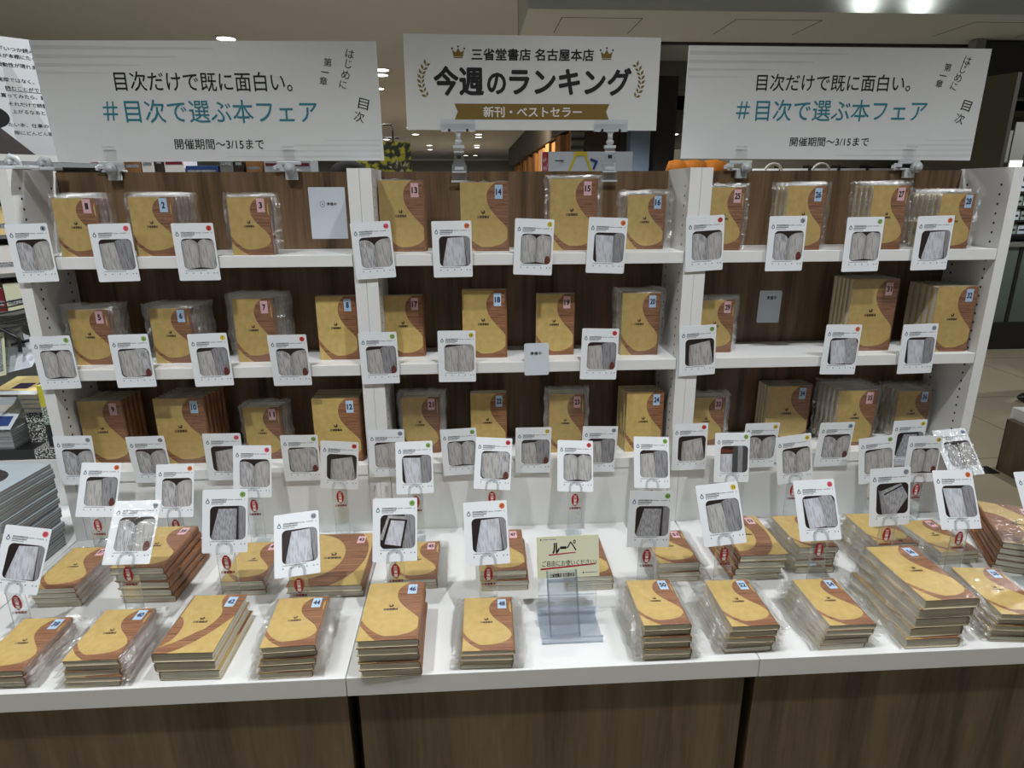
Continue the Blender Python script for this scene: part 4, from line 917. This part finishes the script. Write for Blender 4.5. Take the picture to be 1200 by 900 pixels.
a = MB(); a.strip_x([(.118, .003), (.060, .040), (.052, .060)], -.070, .070, .002, 'acryl_blue'); a.build('sloping_back', o)
o = thing('rectangular_magnifier', 'rectangular clear magnifier with blue rim and white grip leaning in its tray', 'magnifier', mtx=pose((.478, -.5105, .0845, 12.8, -3.0, -2.0)))
a = MB()
for q in ((-.035, -.031, -.078, .078), (.031, .035, -.078, .078), (-.035, .035, -.078, -.073), (-.035, .035, .052, .057)): a.box(q[0], q[1], -.004, .004, q[2], q[3], 'acryl_frame')
a.build('rim', o)
a = MB(); a.box(-.031, .031, -.0022, .0022, -.073, .052, 'acryl_blue'); a.build('lens', o)
a = MB(); a.box(-.035, .035, -.004, .004, .057, .079, 'acryl_blue'); a.text('三省堂書店 名古屋本店', (-.027, .029, .064, .073), -.0044, 'ink', .035); a.build('grip', o)

# ------------------------------------------------------------------ neighbouring counter at the left with its books
o = thing('display_counter', 'white topped counter at the far left under the magazine pile', 'counter', (0, 0, 0))
a = MB(); a.box(-2.4, -.902, -.55, .86, -.047, 0, 'white'); a.build('counter_top', o, bevel=.0015)
a = MB(); a.box(-2.38, -.915, -.53, .85, FZ, -.0475, 'walnut_base'); a.build('base_cabinet', o)
def magazine(w_, d_, t_, first):
    o = thing('magazine', '', 'magazine', group='pile of pale magazines')
    a = MB(); a.box(-w_, 0, 0, d_, 0, t_, 'mag', top='magtop')
    if first:
        a.mesh([(-w_*.55+.11*math.cos(2*math.pi*i/28), d_*.46+.075*math.sin(2*math.pi*i/28), t_+.0003) for i in range(28)], [tuple(range(28))], 'magdark')
        a.mesh([(-w_*.6, d_*.18, t_+.0006), (-w_*.32, d_*.26, t_+.0006), (-w_*.36, d_*.40, t_+.0006), (-w_*.62, d_*.34, t_+.0006)], [(0, 1, 2, 3)], 'cream')
    a.build('paper_block', o)
    a = MB(); a.box(-w_-.001, .001, -.001, d_+.001, t_-.0006, t_-.0001, 'magtop') if not first else a.box(-w_-.001, .001, -.001, d_+.001, 0, .0006, 'magtop'); a.build('cover_sheet', o)
    return o
NMAG = 17
top = magazine(.285, .205, .0148, True); body = magazine(.285, .205, .0148, False)
ords = ['top', 'second', 'third', 'fourth', 'fifth', 'sixth', 'seventh', 'eighth', 'ninth', 'tenth', 'eleventh', 'twelfth', 'thirteenth', 'fourteenth', 'fifteenth', 'sixteenth', 'seventeenth']
for k in range(NMAG):
    lev = NMAG-1-k
    mt = Matrix.Translation((-.928 + .0004*k + rnd.uniform(-.003, .003), -.222 + rnd.uniform(-.003, .003), .0004 + lev*.0151)) @ Matrix.Rotation(R_(-6 + .3*k + rnd.uniform(-1, 1)), 4, 'Z')
    lab = 'glossy pale blue magazine with a dark oval picture on top of the left pile' if k == 0 else 'pale magazine lying %s from the top in the left pile' % ords[k]
    if k == 0: top.matrix_world = mt; top['label'] = lab
    elif k == 1: body.matrix_world = mt; body['label'] = lab
    else: dup(body, mt, lab)
def block_book(name, label, cat, x0, x1, y0, y1, z0, z1, bands, group=None, T=None):
    """book with a printed jacket: bands = (part of the height, material)"""
    o = thing(name, label, cat, group=group, mtx=T)
    a = MB(); zz = z0
    for frac, key in bands:
        z2 = zz + (z1-z0)*frac; a.box(x0, x1, y0, y1, zz, z2, key); zz = z2
    a.build('jacket', o)
    a = MB(); a.box(x0+.002, x1-.002, y0+.004, y1+.002, z0+.001, z1+.0004, 'pages'); a.build('page_block', o)
    return o
block_book('standing_book', 'yellow topped book with black base standing beside the bookcase side', 'book', -1.085, -1.062, .25, .37, .205, .408, [(.36, 'blackb'), (.30, 'green_pat'), (.34, 'yellowb')], 'patterned books by the left side panel')
block_book('standing_book', 'patterned black based book standing right of the yellow topped book', 'book', -1.058, -1.036, .262, .38, .205, .360, [(.36, 'blackb'), (.64, 'green_pat')], 'patterned books by the left side panel')
o = thing('lying_book', 'black, white and yellow spined book lying behind the magazine pile', 'book')
a = MB(); a.box(-1.30, -1.128, .237, .36, .168, .200, 'blackb'); a.box(-1.128, -1.05, .237, .36, .168, .200, 'pattern'); a.box(-1.05, -.97, .237, .36, .168, .200, 'yellowb'); a.build('jacket', o)
a = MB(); a.box(-1.295, -.975, .24, .362, .172, .196, 'pages'); a.build('page_block', o)
o = thing('display_step', 'plain white raised step on the far left counter behind the magazines', 'display step')
a = MB(); a.box(-1.26, -.94, .235, .44, .0005, .165, 'white'); a.build('step_box', o, bevel=.002)
for k in range(5):
    o = thing('pale_book', ['pale grey book at the top of the small pile left of the yellow topped book', 'second pale grey book of the small pile left of the yellow topped book', 'third pale grey book of the small pile left of the yellow topped book', 'fourth pale grey book of the small pile left of the yellow topped book', 'lowest pale grey book of the small pile left of the yellow topped book'][k], 'book', group='pale books in the small pile')
    z = .366 - k*.0155; a = MB(); a.box(-1.185+.003*k, -1.096+.001*k, .30, .42, z, z+.0145, 'bluenote'); a.build('jacket', o)
    a = MB(); a.box(-1.183+.003*k, -1.098+.001*k, .298, .418, z+.002, z+.0125, 'pages'); a.build('page_block', o)
o = block_book('patterned_book_block', 'thick black and white patterned book under the small pale pile', 'book', -1.175, -1.094, .302, .42, .2005, .302, [(1, 'pattern')])
def leaf(name, label, quad, key, cat='paper', marks=()):
    a = MB(); q = [Vector(p) for p in quad]; nrm = (q[1]-q[0]).cross(q[2]-q[0]).normalized()*.001
    a.mesh(q + [p-nrm for p in q], [(0, 1, 2, 3), (7, 6, 5, 4), (0, 4, 5, 1), (1, 5, 6, 2), (2, 6, 7, 3), (3, 7, 4, 0)], key)
    for (u0, u1, v0, v1, mk) in marks:
        P = lambda u_, v_: q[0].lerp(q[1], u_).lerp(q[3].lerp(q[2], u_), v_) + nrm*.4
        a.mesh([P(u0, v0), P(u1, v0), P(u1, v1), P(u0, v1)], [(0, 1, 2, 3)], mk)
    return tag(a.build(name), label, cat)
leaf('price_leaflet', 'pale printed leaflet standing at the far left above the yellow magazine', [(-1.19, .262, .445), (-1.085, .25, .470), (-1.062, .30, .535), (-1.19, .33, .585)], 'bluenote', 'leaflet', [(.1, .9, .15, .8, 'print2')])
leaf('price_leaflet', 'cream printed leaflet leaning at the left edge beside the pale leaflet', [(-1.24, .245, .43), (-1.155, .235, .45), (-1.15, .26, .58), (-1.24, .27, .56)], 'note', 'leaflet', [(.1, .9, .1, .9, 'print')])
leaf('yellow_magazine', 'yellow magazine with dark purple ovals lying at the far left', [(-1.24, .25, .383), (-1.085, .24, .383), (-1.075, .40, .40), (-1.24, .40, .40)], 'cream', 'magazine', [(.3, .62, .3, .6, 'purple'), (.68, .95, .5, .8, 'purple'), (.0, 1, .0, .18, 'bluenote')])
leaf('pale_magazine', 'white and blue magazine lying at the left edge below the yellow magazine', [(-1.31, .238, .27), (-1.185, .238, .27), (-1.19, .36, .34), (-1.31, .36, .34)], 'bluenote', 'magazine', [(.2, .9, .1, .4, 'bluecl'), (.1, .8, .55, .75, 'whiteink')])
o = thing('paper_pile', 'low pile of pale sheets between the lying spine book and the blue and white magazine', 'paper pile')
a = MB(); a.box(-1.31, -1.19, .245, .37, .2005, .262, 'mag', top='paper'); a.build('sheets', o)
o = thing('wire_rack', 'black curved wire rack at the left edge with grey slats', 'rack')
for k in range(6):
    a = MB(); z = .60+.015*k; a.tube([(-1.26, .235, z-.020), (-1.17, .24, z-.012), (-1.10, .25, z), (-1.05, .28, z+.010)], .0026, 'blackb', 6); a.build('wire', o)
a = MB(); a.tube([(-1.252, .25, .1655), (-1.252, .25, .56), (-1.22, .248, .60), (-1.14, .245, .588), (-1.10, .245, .56), (-1.105, .245, .52)], .006, 'blackb', 8); a.tube([(-1.13, .25, .540), (-1.05, .27, .560)], .005, 'blackb', 6); a.build('bent_frame', o)
a = MB(); a.box(-1.25, -1.10, .262, .266, .53, .60, 'grey'); a.build('grey_sheet', o)

# bookcase behind the far left counter, its poster on top
ANG = R_(42)
T_L = Matrix.Translation((-1.03, .74, 0)) @ Matrix.Rotation(ANG, 4, 'Z')
o = thing('rear_bookcase', 'dark shelved white bookcase at the far left behind the counter', 'bookcase', mtx=T_L)
a = MB(); a.box(-1.3, 0, .0, .02, .0005, 1.06, 'grey'); a.build('back_panel', o)
a = MB(); a.box(-1.3, -.0, -.16, .02, 1.06, 1.066, 'dark'); a.box(-1.3, 0, -.2, -.16, 1.08, 1.10, 'white'); a.build('top_shelf', o)
for z in (.62, .74, .86, .98):
    a = MB(); a.box(-1.3, 0, -.14, 0, z-.012, z, 'grey'); a.build('shelf', o)
shelf_cols = ['bluenote', 'maroon', 'cream', 'grey', 'whiteink', 'red', 'note', 'bluecl']
rowname = {.62: 'fourth', .74: 'third', .86: 'second'}
for z in (.62, .74, .86):
    for k in range(7):
        key = shelf_cols[(k*3 + int(z*50)) % len(shelf_cols)]
        o2 = thing('shelf_book', '%s book, %s from the right on the %s shelf of the rear left bookcase' % ({'bluenote': 'pale', 'maroon': 'maroon', 'cream': 'cream', 'grey': 'grey', 'whiteink': 'white', 'red': 'red', 'note': 'greenish', 'bluecl': 'blue'}[key], ORD[k], rowname[z]), 'book', mtx=T_L, group='books on the rear left bookcase')
        x = -.06 - k*.052; hh = .075 + .012*((k*5) % 3)
        a = MB(); a.box(x-.049, x, -.13, -.02, z+.0005, z+hh, key); a.box(x-.046, x-.004, -.1305, -.13, z+.02, z+.035, 'print'); a.build('jacket', o2)
        a = MB(); a.box(x-.047, x-.002, -.128, -.02, z+hh, z+hh+.0006, 'pages'); a.build('page_block', o2)
T_P = T_L @ Matrix.Translation((0, -.02, 0))
o = thing('poster_board', 'tilted white poster with printed sentences at the far left top', 'poster', mtx=T_L)
a = MB(); a.box(-.62, .12, -.060, -.055, 1.10, 1.452, 'paper'); a.build('board_panel', o)
a = MB()
LINES = ['「いつか読みたい', '思う本が本棚にたくさん', '衝動性が現れました', '実際ではなく、ますますやめ', '読むことができるものです', '実際に買ってみたら、読みたい', 'それだけで読書の楽しみ', '上がるなあと感じ', '読みたい本、仕事の資料、', '際にどんどん積みま']
zz = [1.418, 1.398, 1.372, 1.328, 1.304, 1.282, 1.258, 1.236, 1.196, 1.172]
for s_, z, x0 in zip(LINES, zz, [-.23, -.275, -.25, -.255, -.24, -.30, -.24, -.235, -.285, -.24]):
    a.text(s_, (x0, min(x0 + .0148*len(s_), .115), z-.0062, z+.0062), -.0606, 'ink', .012)
a.flat([(-.24, 1.295), (-.05, 1.295), (-.05, 1.2965), (-.24, 1.2965)], -.0606, 'ink')
a.build('printed_lines', o)
a = MB(); a.flat([(-.24, 1.10), (-.12, 1.10), (-.215, 1.375), (-.235, 1.375)], -.0603, 'board_band'); a.flat([(-.60, 1.10), (-.19, 1.10), (-.28, 1.19), (-.6, 1.18)], -.0605, 'magdark'); a.flat(ellipse(-.30, 1.215, .055, .035), -.0607, 'ink'); a.build('grey_illustration', o)
a = MB(); a.box(-.075, -.020, -.203, -.2, 1.082, 1.098, 'red'); a.text('新刊', (-.068, -.028, 1.085, 1.095), -.2035, 'whiteink', .02); tag(a.build('price_strip'), 'small red price tag on the white shelf edge below the poster', 'price tag').matrix_world = T_L
def knob_clip(loc, label, wide):
    o = thing('poster_clip', label, 'clip', loc, 'clear poster clips at the left')
    a = MB(); a.box(-.03, .03*wide, -.02, .02, .0005, .009, 'clip'); a.build('base_plate', o, bevel=.002)
    a = MB(); a.tube([(-.008, -.008, .009), (-.010, -.010, .02), (0, -.01, .030), (.012, -.008, .026), (.016, -.008, .009)], [.006, .008, .009, .007, .006], 'clip', 10); a.cyl((-.002, -.02, .018), (-.002, .006, .018), .006, 'chrome', 12); a.build('pivot_knob', o)
knob_clip((-.874, .045, ZT), 'clear knobbed clip with flat base on the outer left bookcase panel top', 1.6)
knob_clip((-.86, .15, ZT), 'small clear knobbed clip behind the left end of the left sign', 1)

# ------------------------------------------------------------------ shop behind the bookcases
def stand_cabinet(name, label, x0, x1, y0, y1, top, key='white'):
    o = thing(name, label, 'display cabinet')
    a = MB(); a.box(x0, x1, y0, y1, FZ, top, key); a.build('cabinet_body', o, bevel=.003)
    a = MB(); a.box(x0-.01, x1+.01, y0-.01, y1+.01, top, top+.02, key); a.build('cabinet_top', o)
    return o
stand_cabinet('rear_cabinet', 'white low cabinet behind the left bookcase', -1.30, -.36, .9, 1.2, .98)
for k, (x0, x1, key, hh, nm) in enumerate(((-1.05, -.99, 'slat', .11, 'brown wood coloured'), (-.985, -.94, 'whiteink', .12, 'white'), (-.935, -.905, 'darkbrown', .13, 'dark brown'), (-.90, -.825, 'whiteink', .125, 'wide white'), (-.82, -.70, 'bluecl', .085, 'blue patterned'), (-.69, -.64, 'grey', .12, 'grey'), (-.635, -.60, 'darkbrown', .12, 'thin dark brown'), (-.59, -.53, 'slat', .10, 'tan'), (-.52, -.34, 'bluenote', .115, 'long pale'))):
    o = thing('boxed_item', '%s box on the cabinet seen under the left sign' % nm, 'box', group='boxes under the left sign')
    a = MB(); a.box(x0, x1, .95, 1.08, 1.0005, 1.0+hh, key); a.build('box_body', o, bevel=.001)
    a = MB(); a.box(x0+.006, x1-.006, .9492, .95, 1.0+hh*.72, 1.0+hh*.82, 'maroon' if k in (3, 8) else 'print'); a.build('printed_strip', o)
stand_cabinet('rear_cabinet', 'white low cabinet behind the middle bookcase', .40, 1.02, .9, 1.25, .985)
o = thing('boxed_item', 'flat white picture box with red spine and yellow ribbon mark behind the middle bookcase', 'box')
a = MB(); a.box(.574, .94, .95, .99, 1.0055, 1.136, 'bluenote'); a.build('box_body', o)
a = MB(); a.box(.5735, .598, .949, .95, 1.0055, 1.134, 'red'); a.text('おもちゃ', (.577, .595, 1.02, 1.13), .9485, 'whiteink', 0); a.build('red_spine_strip', o)
a = MB(); q = [(.672, 1.02), (.690, 1.02), (.735, 1.122), (.705, 1.133)]
a.flat([(.660, 1.02), (.672, 1.02), (.712, 1.118), (.704, 1.124)], .9492, 'yellowstr'); a.flat([(.795, 1.02), (.783, 1.02), (.744, 1.118), (.752, 1.124)], .9492, 'yellowstr'); a.flat([(.698, 1.12), (.758, 1.12), (.752, 1.136), (.704, 1.136)], .9491, 'yellowstr'); a.flat([(.770, 1.112), (.800, 1.10), (.785, 1.066), (.778, 1.07), (.786, 1.094), (.766, 1.102)], .9491, 'bluecl'); a.flat(ellipse(.728, 1.02, .028, .022), .9493, 'iconink'); a.flat([(.625, 1.1), (.66, 1.1), (.66, 1.104), (.625, 1.104)], .9492, 'ink'); a.build('printed_picture', o)
stand_cabinet('rear_cabinet', 'dark low cabinet behind the right bookcase', 1.06, 2.2, .9, 1.3, .98, 'dark')
o = thing('fabric_roll', 'orange folded fabric behind the right bookcase below the right sign', 'fabric')
for k, (x0, x1, dz) in enumerate(((1.115, 1.165, .098), (1.168, 1.25, .09), (1.25, 1.335, .094))):
    a = MB(); a.tube([(x0, 1.0, 1.045+.004*k), (x0+.004, 1.0, 1.05), ((x0+x1)/2, .995, 1.052), (x1, 1.0, 1.05)], [.03, .055, .057, .05], 'orange', 12); a.build('fabric_fold', o)
def tote(x, key, lab):
    o = thing('handled_bag', lab, 'bag', (x, 1.0, 1.0005), 'bags behind the right bookcase')
    a = MB(); a.prism([(-.045, 0), (.045, 0), (.05, .06), (-.05, .06)], -.02, .02, key); a.build('bag_body', o, bevel=.003)
    a = MB(); a.tube([(-.035, 0, .055)] + [(.035*math.cos(R_(d)), 0, .060+.030*math.sin(R_(d))) for d in range(180, -1, -20)] + [(.035, 0, .055)], .006, 'whiteink', 8); a.build('bag_handle', o)
tote(1.55, 'cream', 'pale bag with white arched handle behind the right bookcase, beside the orange fabric'); tote(1.755, 'dark', 'dark bag with grey arched handle behind the right bookcase, near the sign middle')
o = thing('lit_strip', 'small cool white lit display strip behind the right bookcase', 'display light')
a = MB(); a.box(1.83, 1.93, 1.05, 1.08, 1.005, 1.055, 'dark'); a.build('strip_housing', o); a = MB(); a.box(1.84, 1.915, 1.048, 1.05, 1.045, 1.056, 'lamp'); a.build('lamp_lens', o)
# hanging plant picture behind the gap between left and middle signs
o = thing('plant_picture', 'tall picture of yellow green foliage on a black stand behind the bookcases', 'picture', (0, 2.5, 0))
a = MB(); a.box(-.48, -.082, 0, .02, .95, 1.279, 'foliage_print'); a.build('picture_panel', o)
a = MB()
for k in range(9):
    d = R_(25 + k*16); c0 = Vector((-.16, 1.10)); q = Vector((math.cos(d), math.sin(d)))*(.07+.02*(k % 3)); nrm = Vector((-q.y, q.x))*.12
    a.flat([tuple(c0-nrm*.5), tuple(c0+nrm*.2), tuple(c0+q), tuple(c0+q*.4-nrm)], -.0006-.0001*k, 'frond_print')
a.build('pale_frond_print', o)
a = MB()
for p, q in (((-.187, 0, 1.285), (-.187, 0, 1.376)), ((-.187, 0, 1.376), (-.34, 0, 1.376)), ((-.15, 0, 1.300), (-.34, 0, 1.300)), ((-.187, 0, 1.279), (-.187, 0, 1.30))): a.tube([p, q], .005, 'blackb', 6)
a.tube([(-.28, .03, FZ), (-.28, .03, 1.30)], .010, 'blackb', 8); a.box(-.45, -.11, -.1, .16, FZ, FZ+.012, 'blackb'); a.build('stand_frame', o)

# right side of the aisle
o = thing('low_table', 'low display table with white top and walnut side at the right edge', 'table')
a = MB(); a.box(3.44, 5.0, 1.10, 1.66, FZ+.002, -.325, 'walnut_base'); a.build('table_base', o)
a = MB(); a.box(3.47, 5.05, 1.06, 1.675, -.3245, -.255, 'white'); a.build('table_top', o, bevel=.003)
a = MB(); a.box(3.46, 3.49, .9, 1.11, FZ, FZ+.05, 'dark')
o2 = thing('leaflet_pile', 'pale leaflet pile on the low table at the right edge', 'leaflets')
a = MB(); a.box(3.52, 3.74, 1.30, 1.5, -.2548, -.205, 'pages', top='note'); a.build('paper_block', o2)
a = MB(); a.box(1.84, 3.42, 1.60, 1.70, FZ+.0008, FZ+.004, 'dark'); struct('trim_4', a)
o = thing('glass_showcase', 'grey green glass showcase with dark base behind the right bookcase', 'showcase')
a = MB(); a.box(4.9, 8.2, 4.6, 5.2, -.36, .42, 'glasscase'); a.build('glass_front', o)
a = MB(); a.box(4.88, 8.22, 4.58, 5.22, FZ, -.36, 'dark'); a.build('base_plinth', o)
a = MB(); a.box(4.88, 8.22, 4.57, 5.22, .42, .46, 'grey'); a.build('top_rail', o)
a = MB(); a.box(5.86, 5.90, 4.59, 4.6, -.36, .42, 'dark'); a.build('door_seam', o)
o = thing('stocked_rack', 'tall rack with pale stacked cases above the glass showcase', 'rack')
a = MB(); a.box(5.3, 8.2, 4.9, 5.2, .461, 1.55, 'grey'); a.build('rack_back', o)
for k in range(5):
    a = MB(); a.box(5.3, 8.2, 4.66, 4.9, .52+.14*k, .54+.14*k, 'dark'); a.build('rack_shelf', o)
for k in range(4):
    for j in range(6):
        o2 = thing('stacked_case', 'patterned pale case, %s from the left on the %s rack shelf' % (ORD[j], ['lowest', 'second', 'third', 'upper'][k]), 'case', group='cases on the rack')
        a = MB(); x = 5.36+.13*j; a.box(x, x+.115, 4.70, 4.88, .5405+.14*k, .5405+.14*k+.09+.012*(j % 2), 'green_pat' if (j+k) % 2 else 'bluenote'); a.build('case_body', o2)
        a = MB(); a.box(x+.01, x+.105, 4.6992, 4.70, .57+.14*k, .59+.14*k, 'ink'); a.build('case_label', o2)
o = thing('corner_sign', 'red and white shop corner sign at the right edge', 'sign', (5.78, 4.55, 0))
a = MB(); a.box(-.03, .5, 0, .02, 1.17, 1.40, 'paper'); a.build('board_panel', o)
a = MB(); a.box(-.03, .5, -.001, 0, 1.285, 1.40, 'maroon'); a.build('red_band', o)
a = MB(); a.text('コミック', (0, .36, 1.19, 1.265), -.002, 'ink', .02); a.build('lettering', o)
a = MB(); a.box(-.07, -.04, 0, .03, 1.15, 1.9, 'dark'); a.build('post', o)
o = thing('light_panel', 'bright lit pale shelf panel left of the red corner sign', 'lit panel')
a = MB(); a.box(5.55, 5.70, 4.60, 4.62, 1.15, 1.60, 'grey'); a.build('panel', o); a = MB(); a.box(5.56, 5.69, 4.595, 4.60, 1.16, 1.25, 'lamp2'); a.build('lit_band', o)

# ------------------------------------------------------------------ people, nearly hidden
def person(label, loc, yaw, stride, top_key, leg_key, swing=0):
    o = thing('person', label, 'person', mtx=Matrix.Translation(loc) @ Matrix.Rotation(R_(yaw), 4, 'Z'))
    V = [(0, 0, .95), (0, 0, 1.10), (0, 0, 1.30), (0, 0, 1.42), (0, -.01, 1.50), (0, -.02, 1.58), (0, -.015, 1.66)]
    E = [(0, 1), (1, 2), (2, 3), (3, 4), (4, 5), (5, 6)]
    Rr = [(.15, .11), (.13, .10), (.16, .11), (.12, .09), (.052, .052), (.075, .09), (.07, .085)]
    def add(p, par, r): V.append(p); Rr.append(r); E.append((par, len(V)-1)); return len(V)-1
    for sx in (-1, 1):
        st = stride*sx
        h = add((sx*.09, 0, .90), 0, (.085, .085)); k_ = add((sx*.10, -st*.6-.02, .50), h, (.058, .058)); an = add((sx*.10, -st, .10), k_, (.040, .040)); hl = add((sx*.10, -st-.02, .05), an, (.04, .035)); add((sx*.11, -st-.17, .03), hl, (.035, .022))
        s = add((sx*.18, 0, 1.40), 2, (.055, .055)); el = add((sx*.23, swing*sx*.3+.02, 1.12), s, (.042, .042)); wr = add((sx*.22, swing*sx*.5-.03, .90), el, (.028, .028)); pm = add((sx*.22, swing*sx*.5-.05, .83), wr, (.030, .018))
        for f in range(4):
            b0 = add((sx*.22 + (f-1.5)*.016, swing*sx*.5-.06, .785), pm, (.008, .008)); add((sx*.22 + (f-1.5)*.017, swing*sx*.5-.055, .745+.006*abs(f-1)), b0, (.007, .007))
        t0 = add((sx*.195, swing*sx*.5-.07, .835), pm, (.009, .009)); add((sx*.185, swing*sx*.5-.085, .800), t0, (.008, .008))
    me = bpy.data.meshes.new('body'); me.from_pydata(V, E, []); me.materials.append(M['skin']); me.materials.append(M[top_key]); me.materials.append(M[leg_key])
    bo = bpy.data.objects.new('body', me); COL.objects.link(bo)
    sk = bo.modifiers.new('skin', 'SKIN'); sk.use_smooth_shade = True
    for i, rr in enumerate(Rr): me.skin_vertices[0].data[i].radius = rr
    me.skin_vertices[0].data[0].use_root = True
    ss = bo.modifiers.new('sub', 'SUBSURF'); ss.levels = 2; ss.render_levels = 2
    bpy.context.view_layer.update(); dg = bpy.context.evaluated_depsgraph_get(); m2 = bpy.data.meshes.new_from_object(bo.evaluated_get(dg)); bo.modifiers.clear(); bo.data = m2
    if len(m2.materials) == 0:
        for k in ('skin', top_key, leg_key): m2.materials.append(M[k])
    for p in m2.polygons:
        c = p.center
        p.material_index = 0 if c.z > 1.47 or (abs(c.x) > .16 and c.z < .92 and c.z > .7) else 1 if c.z > .93 else 2
    bo.parent = o
    def blob(name, c, r, key, seg=20, zmin=None, ymin=None):
        bm = bmesh.new(); bmesh.ops.create_uvsphere(bm, u_segments=seg, v_segments=12, radius=1)
        for v in bm.verts: v.co = Vector((c[0]+v.co.x*r[0], c[1]+v.co.y*r[1], c[2]+v.co.z*r[2]))
        if zmin is not None:
            bmesh.ops.delete(bm, geom=[v for v in bm.verts if v.co.z < zmin and v.co.y < (ymin or 0)], context='VERTS')
        mm = bpy.data.meshes.new(name); bm.to_mesh(mm); bm.free(); mm.materials.append(M[key])
        for p in mm.polygons: p.use_smooth = True
        ob = bpy.data.objects.new(name, mm); COL.objects.link(ob); ob.parent = o; return ob
    blob('hair', (0, .012, 1.685), (.092, .112, .10), 'hair', zmin=1.70, ymin=.02)
    for sx in (-1, 1): blob('eye', (sx*.032, -.105, 1.645), (.011, .008, .008), 'hair', 10)
    blob('nose', (0, -.115, 1.615), (.012, .018, .02), 'skin', 10); blob('mouth', (0, -.103, 1.575), (.024, .008, .006), 'thumb', 10)
    for sx in (-1, 1): blob('ear', (sx*.088, .0, 1.625), (.012, .022, .032), 'skin', 10)
    for sx in (-1, 1): blob('shoe', (sx*.105, -stride*sx-.085, .038), (.05, .135, .04), 'blackb', 16)
    return o
person('black haired person standing behind the left bookcase, only the top of the head showing', (-.30, 1.62, FZ), 120, .0, 'cloth_black', 'cloth_navy')
person('person in black trousers and shoes walking at the right edge of the aisle', (5.02, 3.05, FZ), -80, .22, 'cloth_navy', 'cloth_black')
